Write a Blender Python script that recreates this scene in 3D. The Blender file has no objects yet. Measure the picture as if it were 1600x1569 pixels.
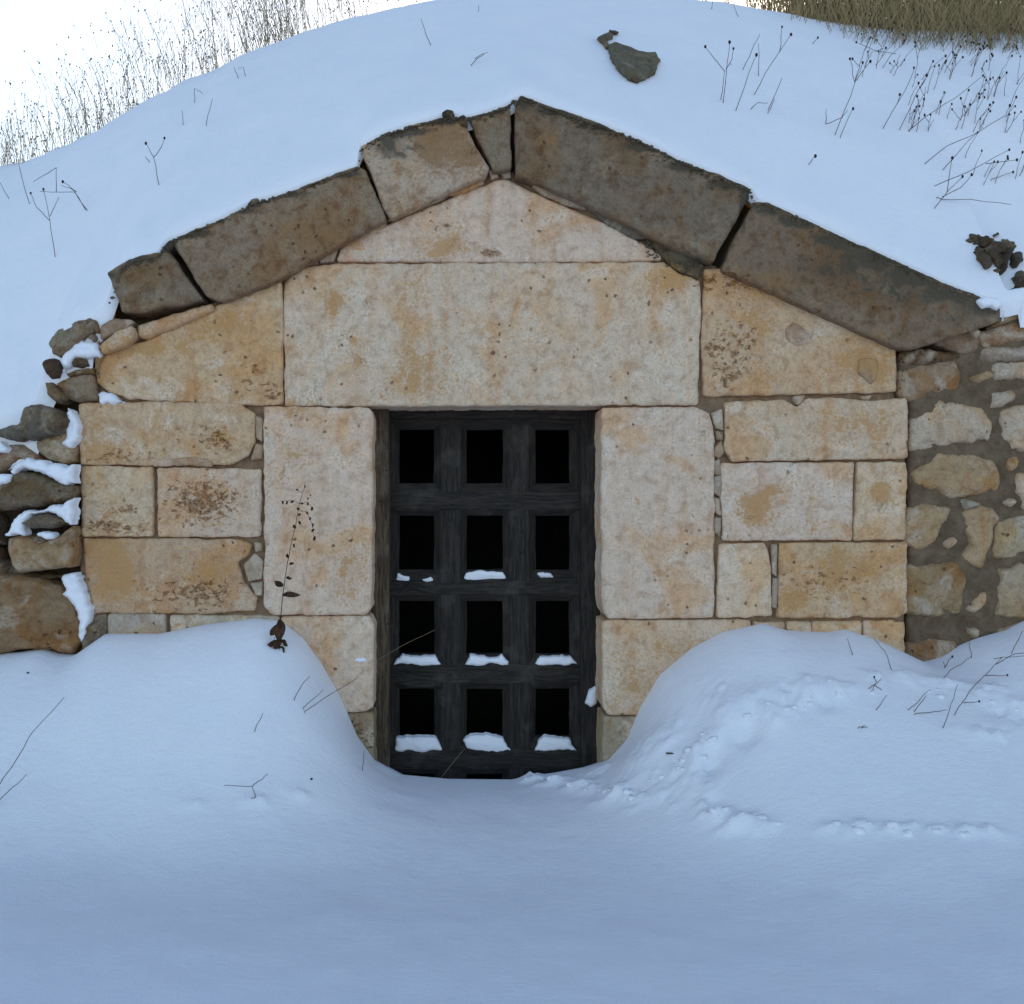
import bpy, math, random
import numpy as np
from mathutils import Vector
from mathutils.geometry import delaunay_2d_cdt
random.seed(7); RNG = np.random.default_rng(11)
sc = bpy.context.scene
col = sc.collection
R = math.radians

# ------------------------------------------------------------------ camera, world, sun, exposure
CX, CY, FP, DC, ZC = 720.0, 784.5, 1750.0, 5.0, 1.25
cam = bpy.data.cameras.new('camera'); cam_o = bpy.data.objects.new('camera', cam); col.objects.link(cam_o)
cam.sensor_width = 36; cam.sensor_fit = 'HORIZONTAL'; cam.lens = 36 * FP / 1600
cam.shift_x = (800 - CX) / 1600
cam_o.location = (0, -DC, ZC); cam_o.rotation_euler = (R(90), 0, 0)
cam.clip_start = 0.05; cam.clip_end = 500
sc.camera = cam_o
SUN_EL, SUN_AZ = 12.0, 14.0          # low, behind the mound
w = bpy.data.worlds.new('World'); sc.world = w; w.use_nodes = True
nt = w.node_tree; bg = nt.nodes['Background']
sky = nt.nodes.new('ShaderNodeTexSky'); sky.sky_type = 'NISHITA'; sky.sun_disc = False
sky.sun_elevation = R(SUN_EL); sky.sun_rotation = R(SUN_AZ); sky.altitude = 900
sky.air_density = 1.0; sky.dust_density = 2.0; sky.ozone_density = 0.85
nt.links.new(sky.outputs[0], bg.inputs[0]); bg.inputs[1].default_value = 0.15
sl = bpy.data.lights.new('sun', 'SUN'); sl.energy = 2.6; sl.angle = R(0.5); sl.color = (1, .93, .82)
so = bpy.data.objects.new('sun', sl); col.objects.link(so)
sd = Vector((math.sin(R(SUN_AZ)) * math.cos(R(SUN_EL)), math.cos(R(SUN_AZ)) * math.cos(R(SUN_EL)), math.sin(R(SUN_EL))))
so.rotation_euler = sd.to_track_quat('Z', 'Y').to_euler(); so.location = (0, 20, 20)
sc.view_settings.view_transform = 'Standard'; sc.view_settings.look = 'None'
sc.view_settings.exposure = 1.27; sc.view_settings.gamma = 1.0
sc.view_settings.use_curve_mapping = False
sc.render.engine = 'CYCLES'

# ------------------------------------------------------------------ helpers
def px2x(px, y=0.0): return (px - CX) / FP * (DC + y)
def py2z(py, y=0.0): return ZC - (py - CY) / FP * (DC + y)
def P(px, py, y=0.0): return np.array([px2x(px, y), y, py2z(py, y)])

def _hash(ix, iy, iz, s):
    h = (ix * 374761393 + iy * 668265263 + iz * 2147483647 + s * 144665) & 0xffffffff
    h = ((h ^ (h >> 13)) * 1274126177) & 0xffffffff
    return ((h ^ (h >> 16)) & 0xffff) / 65535.0
def vnoise(x, y, z, s=0):
    x = np.asarray(x, float); y = np.asarray(y, float) + 0 * x; z = np.asarray(z, float) + 0 * x
    ix, iy, iz = np.floor(x).astype(np.int64), np.floor(y).astype(np.int64), np.floor(z).astype(np.int64)
    fx, fy, fz = x - ix, y - iy, z - iz
    u, v, w_ = fx * fx * (3 - 2 * fx), fy * fy * (3 - 2 * fy), fz * fz * (3 - 2 * fz)
    r = 0
    for dx in (0, 1):
        for dy in (0, 1):
            for dz in (0, 1):
                r = r + _hash(ix + dx, iy + dy, iz + dz, s) * (u if dx else 1 - u) * (v if dy else 1 - v) * (w_ if dz else 1 - w_)
    return r * 2 - 1
def fbm(x, y, z, s=0, o=4):
    a, r, f = 1.0, 0, 1.0
    for i in range(o):
        r = r + a * vnoise(np.asarray(x) * f + 17.3 * i, np.asarray(y) * f + 5.1 * i, np.asarray(z) * f - 3.7 * i, s + i); a *= .5; f *= 2.03
    return r / 1.6
def sstep(a, b, x): t = np.clip((x - a) / (b - a), 0, 1); return t * t * (3 - 2 * t)

def tag(o, label=None, cat=None, group=None, kind=None):
    if label: o['label'] = label
    if cat: o['category'] = cat
    if group: o['group'] = group
    if kind: o['kind'] = kind
    return o
def empty(name, loc=(0, 0, 0)):
    o = bpy.data.objects.new(name, None); col.objects.link(o); o.location = loc; o.empty_display_size = .1
    return o
def mesh_obj(name, verts, faces, mat=None, parent=None, smooth=True, loc=None, attrs=None):
    verts = np.asarray(verts, float)
    if loc is None: loc = np.array([0., 0., 0.])
    loc = np.asarray(loc, float)
    me = bpy.data.meshes.new(name); me.from_pydata((verts - loc).tolist(), [], faces); me.update()
    if smooth: me.polygons.foreach_set('use_smooth', [True] * len(me.polygons))
    if attrs is not None:
        ca = me.color_attributes.new('mark', 'FLOAT_COLOR', 'POINT')
        ca.data.foreach_set('color', np.c_[attrs, np.ones(len(attrs))].astype(np.float32).ravel())
    if mat: me.materials.append(mat)
    o = bpy.data.objects.new(name, me); col.objects.link(o)
    if parent:
        o.parent = parent; o.location = loc - np.array(parent.location)
    else: o.location = loc
    return o

# ------------------------------------------------------------------ materials
class NT:
    def __init__(s, name):
        s.m = bpy.data.materials.new(name); s.m.use_nodes = True; s.t = s.m.node_tree; s.n = s.t.nodes; s.b = s.n['Principled BSDF']
    def L(s, a, b): s.t.links.new(a, b)
    def new(s, t, **k):
        n = s.n.new(t)
        for a, b in k.items(): setattr(n, a, b)
        return n
    def put(s, sock, v):
        if hasattr(v, 'is_linked') or isinstance(v, bpy.types.NodeSocket): s.L(v, sock)
        else: sock.default_value = v
    def math(s, op, a, b=0.0, c=None, clamp=False):
        n = s.new('ShaderNodeMath', operation=op); n.use_clamp = clamp; s.put(n.inputs[0], a); s.put(n.inputs[1], b)
        if c is not None: s.put(n.inputs[2], c)
        return n.outputs[0]
    def vmath(s, op, a, b):
        n = s.new('ShaderNodeVectorMath', operation=op); s.put(n.inputs[0], a); s.put(n.inputs[1], b); return n.outputs[0]
    def noise(s, vec, scale, detail=5, rough=.55, dist=0.0, out=0):
        n = s.new('ShaderNodeTexNoise'); s.L(vec, n.inputs['Vector']); n.inputs['Scale'].default_value = scale
        n.inputs['Detail'].default_value = detail; n.inputs['Roughness'].default_value = rough; n.inputs['Distortion'].default_value = dist
        return n.outputs[out]
    def vor(s, vec, scale, feature='F1', out=0, rnd=1.0):
        n = s.new('ShaderNodeTexVoronoi', feature=feature); s.L(vec, n.inputs['Vector']); n.inputs['Scale'].default_value = scale
        n.inputs['Randomness'].default_value = rnd
        return n.outputs[out]
    def rng(s, v, a, b, c=0.0, d=1.0):
        n = s.new('ShaderNodeMapRange', interpolation_type='SMOOTHSTEP'); s.put(n.inputs[0], v)
        for i, q in enumerate((a, b, c, d)): s.put(n.inputs[i + 1], q)
        return n.outputs[0]
    def mix(s, f, a, b, bt='MIX'):
        n = s.new('ShaderNodeMix', data_type='RGBA', blend_type=bt); s.put(n.inputs[0], f)
        for i, q in ((6, a), (7, b)):
            if isinstance(q, tuple): q = (*q, 1) if len(q) == 3 else q
            s.put(n.inputs[i], q)
        return n.outputs[2]
    def bump(s, h, strength, dist, normal=None):
        n = s.new('ShaderNodeBump'); s.put(n.inputs['Height'], h); n.inputs['Strength'].default_value = strength; n.inputs['Distance'].default_value = dist
        if normal: s.L(normal, n.inputs['Normal'])
        return n.outputs[0]

def mat_stone(name, ochre=(.50, .25, .085), pale=(.79, .66, .54), dark=(.075, .058, .042), pit=.0, var=1.0, bumpk=1.0, con=1.0):
    m = NT(name)
    geo = m.new('ShaderNodeNewGeometry'); oi = m.new('ShaderNodeObjectInfo')
    off = m.new('ShaderNodeCombineXYZ')
    m.L(m.math('MULTIPLY', oi.outputs['Random'], 37.0), off.inputs[0]); m.L(m.math('MULTIPLY', oi.outputs['Random'], 91.0), off.inputs[2])
    pos = m.vmath('ADD', geo.outputs['Position'], off.outputs[0])
    at = m.new('ShaderNodeAttribute', attribute_name='mark'); sep = m.new('ShaderNodeSeparateColor'); m.L(at.outputs['Color'], sep.inputs[0])
    mr, mg, mb = sep.outputs[0], sep.outputs[1], sep.outputs[2]
    n1 = m.noise(pos, 3.2, 6, .6, .6); n1b = m.noise(m.vmath('ADD', pos, (7.7, 3.1, 1.9)), 4.5, 6, .62, 1.0)
    n2 = m.noise(pos, 19, 8, .65, .4); n3 = m.noise(pos, 85, 5, .6); n4 = m.noise(pos, 260, 3, .6)
    st = m.noise(m.vmath('MULTIPLY', pos, (1, 1, .16)), 13, 5, .6, .3)
    c = oi.outputs['Color']
    c = m.mix(m.math('MULTIPLY', m.rng(n1, .46, .62), .72 * var), c, m.mix(1.0, c, (.96, .74, .50), 'MULTIPLY'))
    c = m.mix(m.math('MULTIPLY', m.rng(n1b, .50, .66), .60 * var), c, pale)
    c = m.mix(m.math('MULTIPLY', m.rng(st, .48, .68), .50 * var), c, m.mix(1.0, c, (.92, .74, .58), 'MULTIPLY'))
    c = m.mix(m.math('MULTIPLY', m.rng(n2, .48, .68), .65), c, m.mix(1.0, c, (1.22, 1.19, 1.17), 'MULTIPLY'))
    c = m.mix(m.math('MULTIPLY', m.rng(n2, .52, .34), .62 * con), c, m.mix(1.0, c, (.72, .58, .46), 'MULTIPLY'))
    c = m.mix(m.rng(n3, .52, .66, 0, .42 * con), c, m.mix(1.0, c, (.66, .58, .50), 'MULTIPLY'))
    c = m.mix(m.rng(n3, .46, .34, 0, .35 * con), c, m.mix(1.0, c, (1.25, 1.24, 1.24), 'MULTIPLY'))
    # placed ochre stains with ragged edge
    r = m.math('ADD', mr, m.math('MULTIPLY', m.math('SUBTRACT', m.math('ADD', m.math('ADD', n1b, n2), m.math('MULTIPLY', n3, .5)), 1.25), 2.2))
    c = m.mix(m.math('MULTIPLY', m.rng(r, .25, .85), .78), c, ochre)
    # grey lichen / soot
    g = m.math('ADD', mb, m.math('MULTIPLY', m.math('SUBTRACT', n2, .5), 1.9))
    c = m.mix(m.math('MULTIPLY', m.rng(g, .30, .80), .88), c, m.mix(n3, dark, m.mix(.35, dark, (.24, .19, .13))))
    # pits
    pn = m.noise(m.vmath('MULTIPLY', pos, (.75, 1, 1.2)), 42, 7, .68, .25)
    thr = m.math('ADD', .285 + pit * .04, m.math('MULTIPLY', mg, .19))
    pits = m.rng(pn, m.math('ADD', thr, .045), thr)
    vp = m.vor(m.vmath('ADD', pos, m.vmath('MULTIPLY', m.noise(pos, 30, 3, .5, 0, 1), (.03, .03, .03))), 17)
    vpit = m.math('MULTIPLY', m.rng(vp, .15, .07), m.rng(n1, .44, .56))
    pits = m.math('MULTIPLY', pits, m.rng(m.math('ADD', n3, m.math('MULTIPLY', n4, .6)), .62, .80, 1.0, .25))
    pits = m.math('MAXIMUM', pits, vpit)
    halo = m.rng(pn, m.math('ADD', thr, .13), thr)
    c = m.mix(m.math('MULTIPLY', m.math('MULTIPLY', halo, m.rng(mg, .1, .6)), .55), c, m.mix(1.0, c, (.70, .47, .27), 'MULTIPLY'))
    c = m.mix(m.math('MULTIPLY', pits, .80), c, (.13, .070, .033))
    # light and dark grain
    c = m.mix(m.rng(n4, .54, .68, 0, .5), c, m.mix(1.0, c, (.55, .47, .40), 'MULTIPLY'))
    c = m.mix(m.rng(n4, .40, .30, 0, .22), c, m.mix(1.0, c, (1.35, 1.35, 1.35), 'MULTIPLY'))
    # hairline cracks
    cv = m.vor(m.vmath('ADD', pos, m.vmath('MULTIPLY', m.noise(pos, 6, 5, .6, 0, 1), (.35, .35, .35))), 3.1, 'DISTANCE_TO_EDGE')
    crack = m.math('MULTIPLY', m.rng(cv, .004, .001), m.rng(n1b, .57, .62))
    c = m.mix(m.math('MULTIPLY', crack, .35), c, (.16, .10, .06))
    m.L(c, m.b.inputs['Base Color']); m.b.inputs['Roughness'].default_value = .93; m.b.inputs['Specular IOR Level'].default_value = .2
    h = m.math('ADD', m.math('MULTIPLY', n2, .55), m.math('ADD', m.math('MULTIPLY', n3, .30), m.math('MULTIPLY', n4, .12)))
    h = m.math('SUBTRACT', h, m.math('ADD', m.math('MULTIPLY', pits, .40), m.math('MULTIPLY', crack, .3)))
    m.L(m.bump(h, 1.0, .015 * bumpk), m.b.inputs['Normal'])
    return m.m
def mat_flat(name, c1, c2, scale=20, rough=.9, bump=.3, bd=.01, sc3=(1, 1, 1)):
    m = NT(name); geo = m.new('ShaderNodeNewGeometry'); pos = m.vmath('MULTIPLY', geo.outputs['Position'], sc3)
    n = m.noise(pos, scale, 7, .65, .3); n2 = m.noise(pos, scale * 6, 4, .6)
    c = m.mix(m.rng(n, .3, .7), c1, c2); c = m.mix(m.rng(n2, .45, .7, 0, .4), c, m.mix(1.0, c, (.6, .55, .5), 'MULTIPLY'))
    m.L(c, m.b.inputs['Base Color']); m.b.inputs['Roughness'].default_value = rough; m.b.inputs['Specular IOR Level'].default_value = .2
    m.L(m.bump(m.math('ADD', n, m.math('MULTIPLY', n2, .4)), bump, bd), m.b.inputs['Normal'])
    return m.m
def mat_wood(name, c1, c2, silver):
    m = NT(name); tc = m.new('ShaderNodeTexCoord'); oi = m.new('ShaderNodeObjectInfo')
    off = m.new('ShaderNodeCombineXYZ'); m.L(m.math('MULTIPLY', oi.outputs['Random'], 19.0), off.inputs[0]); m.L(m.math('MULTIPLY', oi.outputs['Random'], 5.0), off.inputs[2])
    p = m.vmath('ADD', tc.outputs['Object'], off.outputs[0])
    warp = m.vmath('MULTIPLY', m.noise(m.vmath('MULTIPLY', p, (1, 3, 3)), 3, 3, .5, 0, 1), (0, .05, .05))
    g = m.noise(m.vmath('MULTIPLY', m.vmath('ADD', p, warp), (1.6, 26, 26)), 4.0, 7, .68)
    g2 = m.noise(m.vmath('MULTIPLY', m.vmath('ADD', p, warp), (1.1, 60, 60)), 5.0, 4, .6)
    b = m.noise(p, 5, 5, .6)
    c = m.mix(m.rng(g, .36, .66), c1, c2); c = m.mix(m.math('MULTIPLY', m.rng(b, .52, .68), .55), c, silver)
    crk = m.rng(g2, .36, .29)
    c = m.mix(m.math('MULTIPLY', crk, .85), c, (.006, .005, .005))
    m.L(c, m.b.inputs['Base Color']); m.b.inputs['Roughness'].default_value = .82; m.b.inputs['Specular IOR Level'].default_value = .3
    h = m.math('SUBTRACT', m.math('ADD', g, m.math('MULTIPLY', g2, .4)), crk)
    m.L(m.bump(h, .9, .006), m.b.inputs['Normal'])
    return m.m
def mat_snow():
    m = NT('snow'); geo = m.new('ShaderNodeNewGeometry'); pos = geo.outputs['Position']
    n = m.noise(pos, 5, 5, .6); f = m.noise(pos, 130, 4, .7); f2 = m.noise(m.vmath('MULTIPLY', pos, (1, 1.6, 1)), 26, 6, .6)
    c = m.mix(m.rng(n, .3, .7), (.865, .845, .895), (.895, .868, .91))
    m.L(c, m.b.inputs['Base Color']); m.b.inputs['Roughness'].default_value = .6; m.b.inputs['Specular IOR Level'].default_value = .25
    
    m.L(m.bump(m.math('ADD', f, m.math('MULTIPLY', f2, 1.6)), .5, .006), m.b.inputs['Normal'])
    return m.m
M_LIME = mat_stone('limestone')
M_COPE = mat_stone('coping_limestone', ochre=(.30, .155, .065), pale=(.36, .28, .195), dark=(.048, .040, .028), var=1.0, bumpk=1.8, con=1.45)
M_RUB = mat_stone('rubble_limestone', ochre=(.40, .21, .08), pale=(.60, .49, .39), var=1.3, bumpk=2.2)
M_DARKR = mat_stone('weathered_rubble', ochre=(.24, .13, .06), pale=(.40, .33, .245), var=1.3, bumpk=2.6, con=1.5)
M_MORT = mat_flat('lime_mortar', (.40, .26, .165), (.25, .165, .105), 26, bump=1, bd=.02)
M_CEM = mat_flat('grey_cement_mortar', (.125, .082, .050), (.21, .145, .092), 14, bump=.8, bd=.02)
M_CORE = mat_flat('dark_earth', (.05, .036, .025), (.10, .075, .05), 16, bump=.9, bd=.03)
M_VOID = mat_flat('near_black_lining', (.018, .016, .014), (.03, .026, .022), 9)  # near-black chamber lining, so the door openings read as a dark void
M_WOOD = mat_wood('weathered_dark_wood', (.013, .010, .009), (.045, .034, .027), (.082, .069, .058))
M_WOODB = mat_wood('weathered_brown_wood', (.040, .027, .018), (.145, .098, .060), (.20, .15, .105))
M_SNOW = mat_snow()
M_STEM = mat_flat('dry_stem', (.075, .05, .035), (.15, .10, .065), 30)
M_HEAD = mat_flat('seed_head', (.022, .016, .012), (.05, .035, .025), 60)
M_STRAW = mat_flat('straw', (.30, .22, .12), (.42, .33, .19), 12)
M_LEAFD = mat_flat('withered_leaf', (.035, .018, .012), (.10, .045, .025), 40)
M_OLIVE = mat_flat('olive_brown_grass', (.20, .155, .070), (.36, .25, .13), 5)
M_FOL = mat_flat('evergreen_leaf', (.030, .042, .018), (.075, .085, .035), 6)
M_IRON = mat_flat('rusty_iron', (.03, .02, .015), (.06, .035, .02), 50)

# ------------------------------------------------------------------ placed stains: px, py, rx, ry, channel (0 ochre, 1 pits, 2 grey), strength
MARKS = [
 (630,500,9,90,0,.5),(672,560,8,70,0,.5),(720,480,8,60,0,.4),(560,560,12,60,0,.35),(800,470,10,50,0,.35),(980,520,14,70,0,.3),
 (764,396,10,5,1,1.4),(700,352,6,4,1,1.2),(655,344,4,3,1,1.2),(1105,440,16,14,1,1.1),(1112,545,12,10,1,1.0),(1250,450,40,24,1,.35),(1200,590,60,20,0,.5),(1100,700,14,60,0,.35),(560,700,16,60,0,.35),(540,900,30,50,0,.45),(150,760,24,24,0,.35),
 (1185,790,28,32,0,1.1),(1210,765,22,14,0,.7),(1270,790,18,45,0,.5),(1375,770,20,20,0,1.1),(1375,830,35,14,0,.5),
 (1310,885,65,42,0,1.0),(1240,940,30,25,0,.8),(1290,910,80,45,1,.55),(1160,925,22,25,0,.4),
 (1180,500,55,60,0,.55),(1235,435,80,30,0,.75),(1345,560,55,42,0,.75),(1150,440,30,22,1,.8),(1150,540,45,55,1,.75),(1130,590,25,20,1,.6),(1380,590,20,30,0,.5),
 (1290,660,70,30,0,.45),(1380,670,40,40,0,.45),
 (650,520,16,120,0,.55),(695,520,14,110,0,.5),(520,472,20,22,0,.8),(1050,436,45,25,0,.9),(900,520,50,30,0,.3),(620,600,80,30,0,.4),(760,500,20,40,2,.18),(775,530,10,10,1,.6),
 (180,895,50,55,0,1.0),(330,900,60,40,0,.7),(260,930,60,25,1,.5),(330,925,55,30,1,.8),(380,860,20,10,1,.5),(150,855,30,14,0,.8),
 (318,785,62,42,1,1.15),(330,790,75,40,0,.65),(275,780,24,28,2,.22),(160,820,30,12,1,1.0),(200,795,28,8,1,1.0),(200,825,40,10,1,.8),(180,800,60,40,0,.25),
 (345,688,30,24,1,.8),(345,690,34,26,0,.7),(190,712,60,16,1,.75),(150,660,20,40,0,.5),(160,710,40,16,0,.7),(290,680,50,25,1,.4),
 (235,545,85,26,0,.75),(345,505,60,28,0,.75),(160,580,16,30,0,.9),(395,590,30,28,1,.7),(300,570,60,40,2,.0),(370,600,18,30,0,.5),(430,615,15,15,1,1.),
 (700,385,45,25,0,.7),(640,330,30,18,0,.4),(770,395,16,7,1,1.3),(680,350,20,14,1,.5),(900,350,14,14,0,.7),(560,380,26,12,0,.5),(830,385,40,14,0,.3),
 (672,225,24,46,0,1.3),(715,225,26,45,0,.9),(620,235,45,22,2,.55),(600,225,20,18,2,.5),(700,192,30,8,2,.2),(740,250,20,20,0,.5),
 (850,220,28,26,0,.7),(1000,235,150,30,2,.15),(1130,290,60,25,2,.3),(1300,420,110,38,2,.55),(1420,465,110,32,2,.5),(1160,370,25,20,0,.5),(1500,500,50,20,2,.35),
 (350,420,60,24,2,.2),(480,360,60,30,0,.45),(520,370,40,20,0,.4),(250,430,30,30,2,.12),
 (470,700,34,50,0,.45),(560,850,25,80,0,.3),(450,640,30,14,0,.5),(1010,760,30,100,0,.22),(975,900,25,40,0,.3),
 (1050,1010,60,30,0,.5),(1000,1060,40,40,0,.5),(1060,1000,70,30,1,.25),(560,1150,30,30,1,.8),(560,1150,30,40,2,.4),(970,1150,30,30,2,.3),
 (1090,410,30,14,2,.8),
]
def marks_at(px, py):
    out = np.zeros((len(px), 3))
    for (a, b, rx, ry, ch, s) in MARKS:
        out[:, ch] += s * np.exp(-(((px - a) / rx) ** 2 + ((py - b) / ry) ** 2))
    return np.clip(out, 0, 1.4)

# ------------------------------------------------------------------ stone builder
def resample(pts, step):
    pts = np.asarray(pts, float); q = np.roll(pts, -1, 0); out = []
    for a, b in zip(pts, q):
        n = max(1, int(round(np.linalg.norm(b - a) / step)))
        for i in range(n): out.append(a + (b - a) * i / n)
    return np.array(out)
def inside(p, loop):
    x, y = p[:, 0], p[:, 1]; r = np.zeros(len(p), bool)
    for a, b in zip(loop, np.roll(loop, -1, 0)):
        c = ((a[1] > y) != (b[1] > y))
        if c.any():
            xi = (b[0] - a[0]) * (y - a[1]) / (b[1] - a[1] + 1e-12) + a[0]
            r ^= c & (x < xi)
    return r
def dist_loop(p, loop):
    a = loop[None]; b = np.roll(loop, -1, 0)[None]; q = p[:, None]
    ab = b - a; t = np.clip(((q - a) * ab).sum(2) / ((ab ** 2).sum(2) + 1e-12), 0, 1)
    return np.sqrt((((a + t[..., None] * ab) - q) ** 2).sum(2)).min(1)
SEED = [100]
def slab(name, poly, y0, depth, mat, parent=None, tint=(.5, .4, .3), step=.011, rnd=.010, bulge=0.0, rough=.0032, edge=.0035,
         smooth_it=2, tilt=0.0, world=False, pitk=0.0, lump=0.0, grow=0.0, surf=None):
    """irregular block: outline (pixels on the plane y0, or world xz) with real thickness, worn edge and uneven face"""
    SEED[0] += 1; s = SEED[0]
    if not world: poly = [(px2x(a, y0), py2z(b, y0)) for a, b in poly]
    loop = resample(poly, step * .7)
    for _ in range(smooth_it): loop = .25 * np.roll(loop, 1, 0) + .5 * loop + .25 * np.roll(loop, -1, 0)
    tng = np.roll(loop, -1, 0) - np.roll(loop, 1, 0); tng /= (np.linalg.norm(tng, axis=1, keepdims=True) + 1e-9)
    area = np.sum(loop[:, 0] * np.roll(loop[:, 1], -1) - np.roll(loop[:, 0], -1) * loop[:, 1])
    if area < 0: loop = loop[::-1]; tng = -tng[::-1]
    nrm = np.c_[tng[:, 1], -tng[:, 0]]
    e = fbm(loop[:, 0] * 22, loop[:, 1] * 22, s * 3.3, s, 4) * edge * 1.5 + np.minimum(0, fbm(loop[:, 0] * 8, loop[:, 1] * 8, s * 1.7, s, 3) + .25) * edge * 4
    loop = loop + nrm * (e[:, None] + grow)
    lo, hi = loop.min(0), loop.max(0)
    gx = np.arange(lo[0], hi[0], step); gz = np.arange(lo[1], hi[1], step)
    g = np.stack(np.meshgrid(gx, gz), -1).reshape(-1, 2); rg = np.random.default_rng(s)
    g = g + rg.uniform(-.3, .3, g.shape) * step
    g = g[inside(g, loop)] if len(g) else g
    if len(g):
        d = dist_loop(g, loop); g = g[d > step * .45]; d = d[d > step * .45]
    else: d = np.zeros(0)
    n = len(loop)
    v2 = np.vstack([loop, g]); dd = np.r_[np.zeros(n), d]
    res = delaunay_2d_cdt([Vector(p) for p in v2], [], [list(range(n))], 1, 1e-7)
    vv = np.array([[p.x, p.y] for p in res[0]]); fl = [tuple(f) for f in res[2]]
    orig = res[3]; nd = np.array([dd[o[0]] if o else 0 for o in orig])
    ex = np.sqrt(max(1e-6, abs(area) / 2))
    k = 1 - np.clip(nd / rnd, 0, 1)
    y = y0 + rnd * (1 - np.sqrt(np.clip(1 - k * k, 0, 1))) - bulge * (1 - (1 - np.clip(nd / (ex * .5), 0, 1)) ** 2)
    nn = fbm(vv[:, 0] * 11, vv[:, 1] * 11, s * 2.1, s, 5)
    y = y + nn * rough - np.maximum(0, fbm(vv[:, 0] * 5, vv[:, 1] * 5, s * .9, s + 9, 3)) * rough * 1.5
    if lump:
        rn = 1 - 2 * np.abs(fbm(vv[:, 0] * 8, vv[:, 1] * 14, s * .37, s + 31, 5)); fc_ = fbm(vv[:, 0] * 22, vv[:, 1] * 30, s * .7, s + 37, 3)
        y = y - lump * (.8 * rn + .45 * fc_) * np.clip(nd / .015, 0, 1)
    pp_x = CX + vv[:, 0] * FP / (DC + y0); pp_y = CY - (vv[:, 1] - ZC) * FP / (DC + y0)
    mk = marks_at(pp_x, pp_y)
    pm = np.clip(fbm(vv[:, 0] * 55, vv[:, 1] * 55, s, s + 5, 2) - .35, 0, 1) * (mk[:, 1] + pitk)
    y = y + pm * .016
    cz = vv[:, 1].mean(); y = y + tilt * (vv[:, 1] - cz)
    if surf is not None: sy = surf(vv[:, 0], vv[:, 1]); y = y - y0 + sy
    V = np.c_[vv[:, 0], y, vv[:, 1]]
    used = {}
    for i, o in enumerate(orig):
        for q in o:
            if q < n: used[q] = i
    ring = [used[i] for i in range(n) if i in used]
    F = []
    for f in fl:      # face the camera (-y)
        a, b, c_ = V[f[0]], V[f[1]], V[f[2]]
        nrmv = np.cross(b - a, c_ - a); F.append(f if nrmv[1] < 0 else f[::-1])
    base = len(V); nr = len(ring)
    side1 = V[ring].copy(); side1[:, 1] += depth * .12
    side2 = V[ring].copy(); side2[:, 1] = V[ring][:, 1] + depth if surf is not None else y0 + depth; c0 = side2.mean(0)
    V = np.vstack([V, side1, side2]); mk = np.vstack([mk, mk[ring], mk[ring]])
    for i in range(nr):
        j = (i + 1) % nr
        F.append((ring[j], ring[i], base + i, base + j)); F.append((base + j, base + i, base + nr + i, base + nr + j))
    F.append(tuple(base + nr + i for i in range(nr)))
    o = mesh_obj(name, V, F, mat, parent, loc=[V[:, 0].mean(), y0, V[:, 2].mean()], attrs=mk)
    o.color = (*tint, 1)
    return o

def jit(t, a=.05):
    k = 1 + random.uniform(-a, a); return (t[0] * k, t[1] * k * (1 + random.uniform(-.025, .0)), t[2] * k * (1 + random.uniform(-.04, .03)))
CREAM, PALE, TAN, WARM = (.65, .475, .32), (.69, .515, .385), (.56, .375, .235), (.63, .43, .26)
GREYB, BROWN = (.25, .185, .122), (.18, .125, .085)

# ------------------------------------------------------------------ snow terrain as functions of world x, y
CON = [(-1400,1230),(-700,1150),(-420,900),(-300,760),(-200,690),(-60,655),(0,650),(30,648),(56,636),(66,612),(76,578),(88,540),(110,503),(150,494),(164,484),(174,462),(190,415),(200,405),(243,397),(250,392),(262,374),(300,358),(352,336),(395,314),(440,300),(500,278),(559,258),
       (564,226),(600,206),(640,193),(690,181),(700,178),(730,181),(790,164),(802,154),(815,147),(830,152),(870,169),(940,192),(1000,216),(1060,246),(1100,262),(1170,291),
       (1181,312),(1196,314),(1260,341),(1330,374),(1400,405),(1470,438),(1530,462),(1564,472),(1568,472),(1585,468),(1640,464),(1760,470),(1900,520),(2100,700),(2400,1000),(2800,1230)]
CON = sorted(CON)
SIL = [(-2500,900),(-900,560),(-300,360),(0,268),(60,252),(100,238),(180,205),(225,175),(270,150),(320,122),(380,100),(410,82),(450,70),(520,45),(600,25),(660,12),(720,4),(850,0),(960,-2),(1050,0),(1120,8),(1200,24),(1300,42),(1400,50),(1500,56),(1600,62),(1800,110),(2300,260),(3500,620)]
cxs = np.arange(-6, 8, .005)
con_z = py2z(np.interp(CX + cxs * 350, [a for a, b in CON], [b for a, b in CON]))
def blur(z, sig):
    if sig <= 0: return z
    h = int(sig * 3 / .005) + 1; k = np.exp(-.5 * (np.arange(-h, h + 1) * .005 / sig) ** 2); k /= k.sum()
    return np.convolve(np.pad(z, h, 'edge'), k, 'valid')
con_s = [(0.0, con_z), (.10, blur(con_z, .03)), (.3, blur(con_z, .12)), (.8, blur(con_z, .30)), (9., blur(con_z, .5))]
def multi(tab, x, d):
    r = np.zeros(np.broadcast(x, d).shape); x = x + 0 * d; d = d + 0 * x
    for (d0, z0), (d1, z1) in zip(tab[:-1], tab[1:]):
        m = (d >= d0) & (d < d1) if d1 < tab[-1][0] else (d >= d0)
        t = np.clip((d[m] - d0) / (d1 - d0), 0, 1)
        r[m] = np.interp(x[m], cxs, z0) * (1 - t) + np.interp(x[m], cxs, z1) * t
    return r
YS, YC = -.045, 2.6
XE = px2x(1566)
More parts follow.
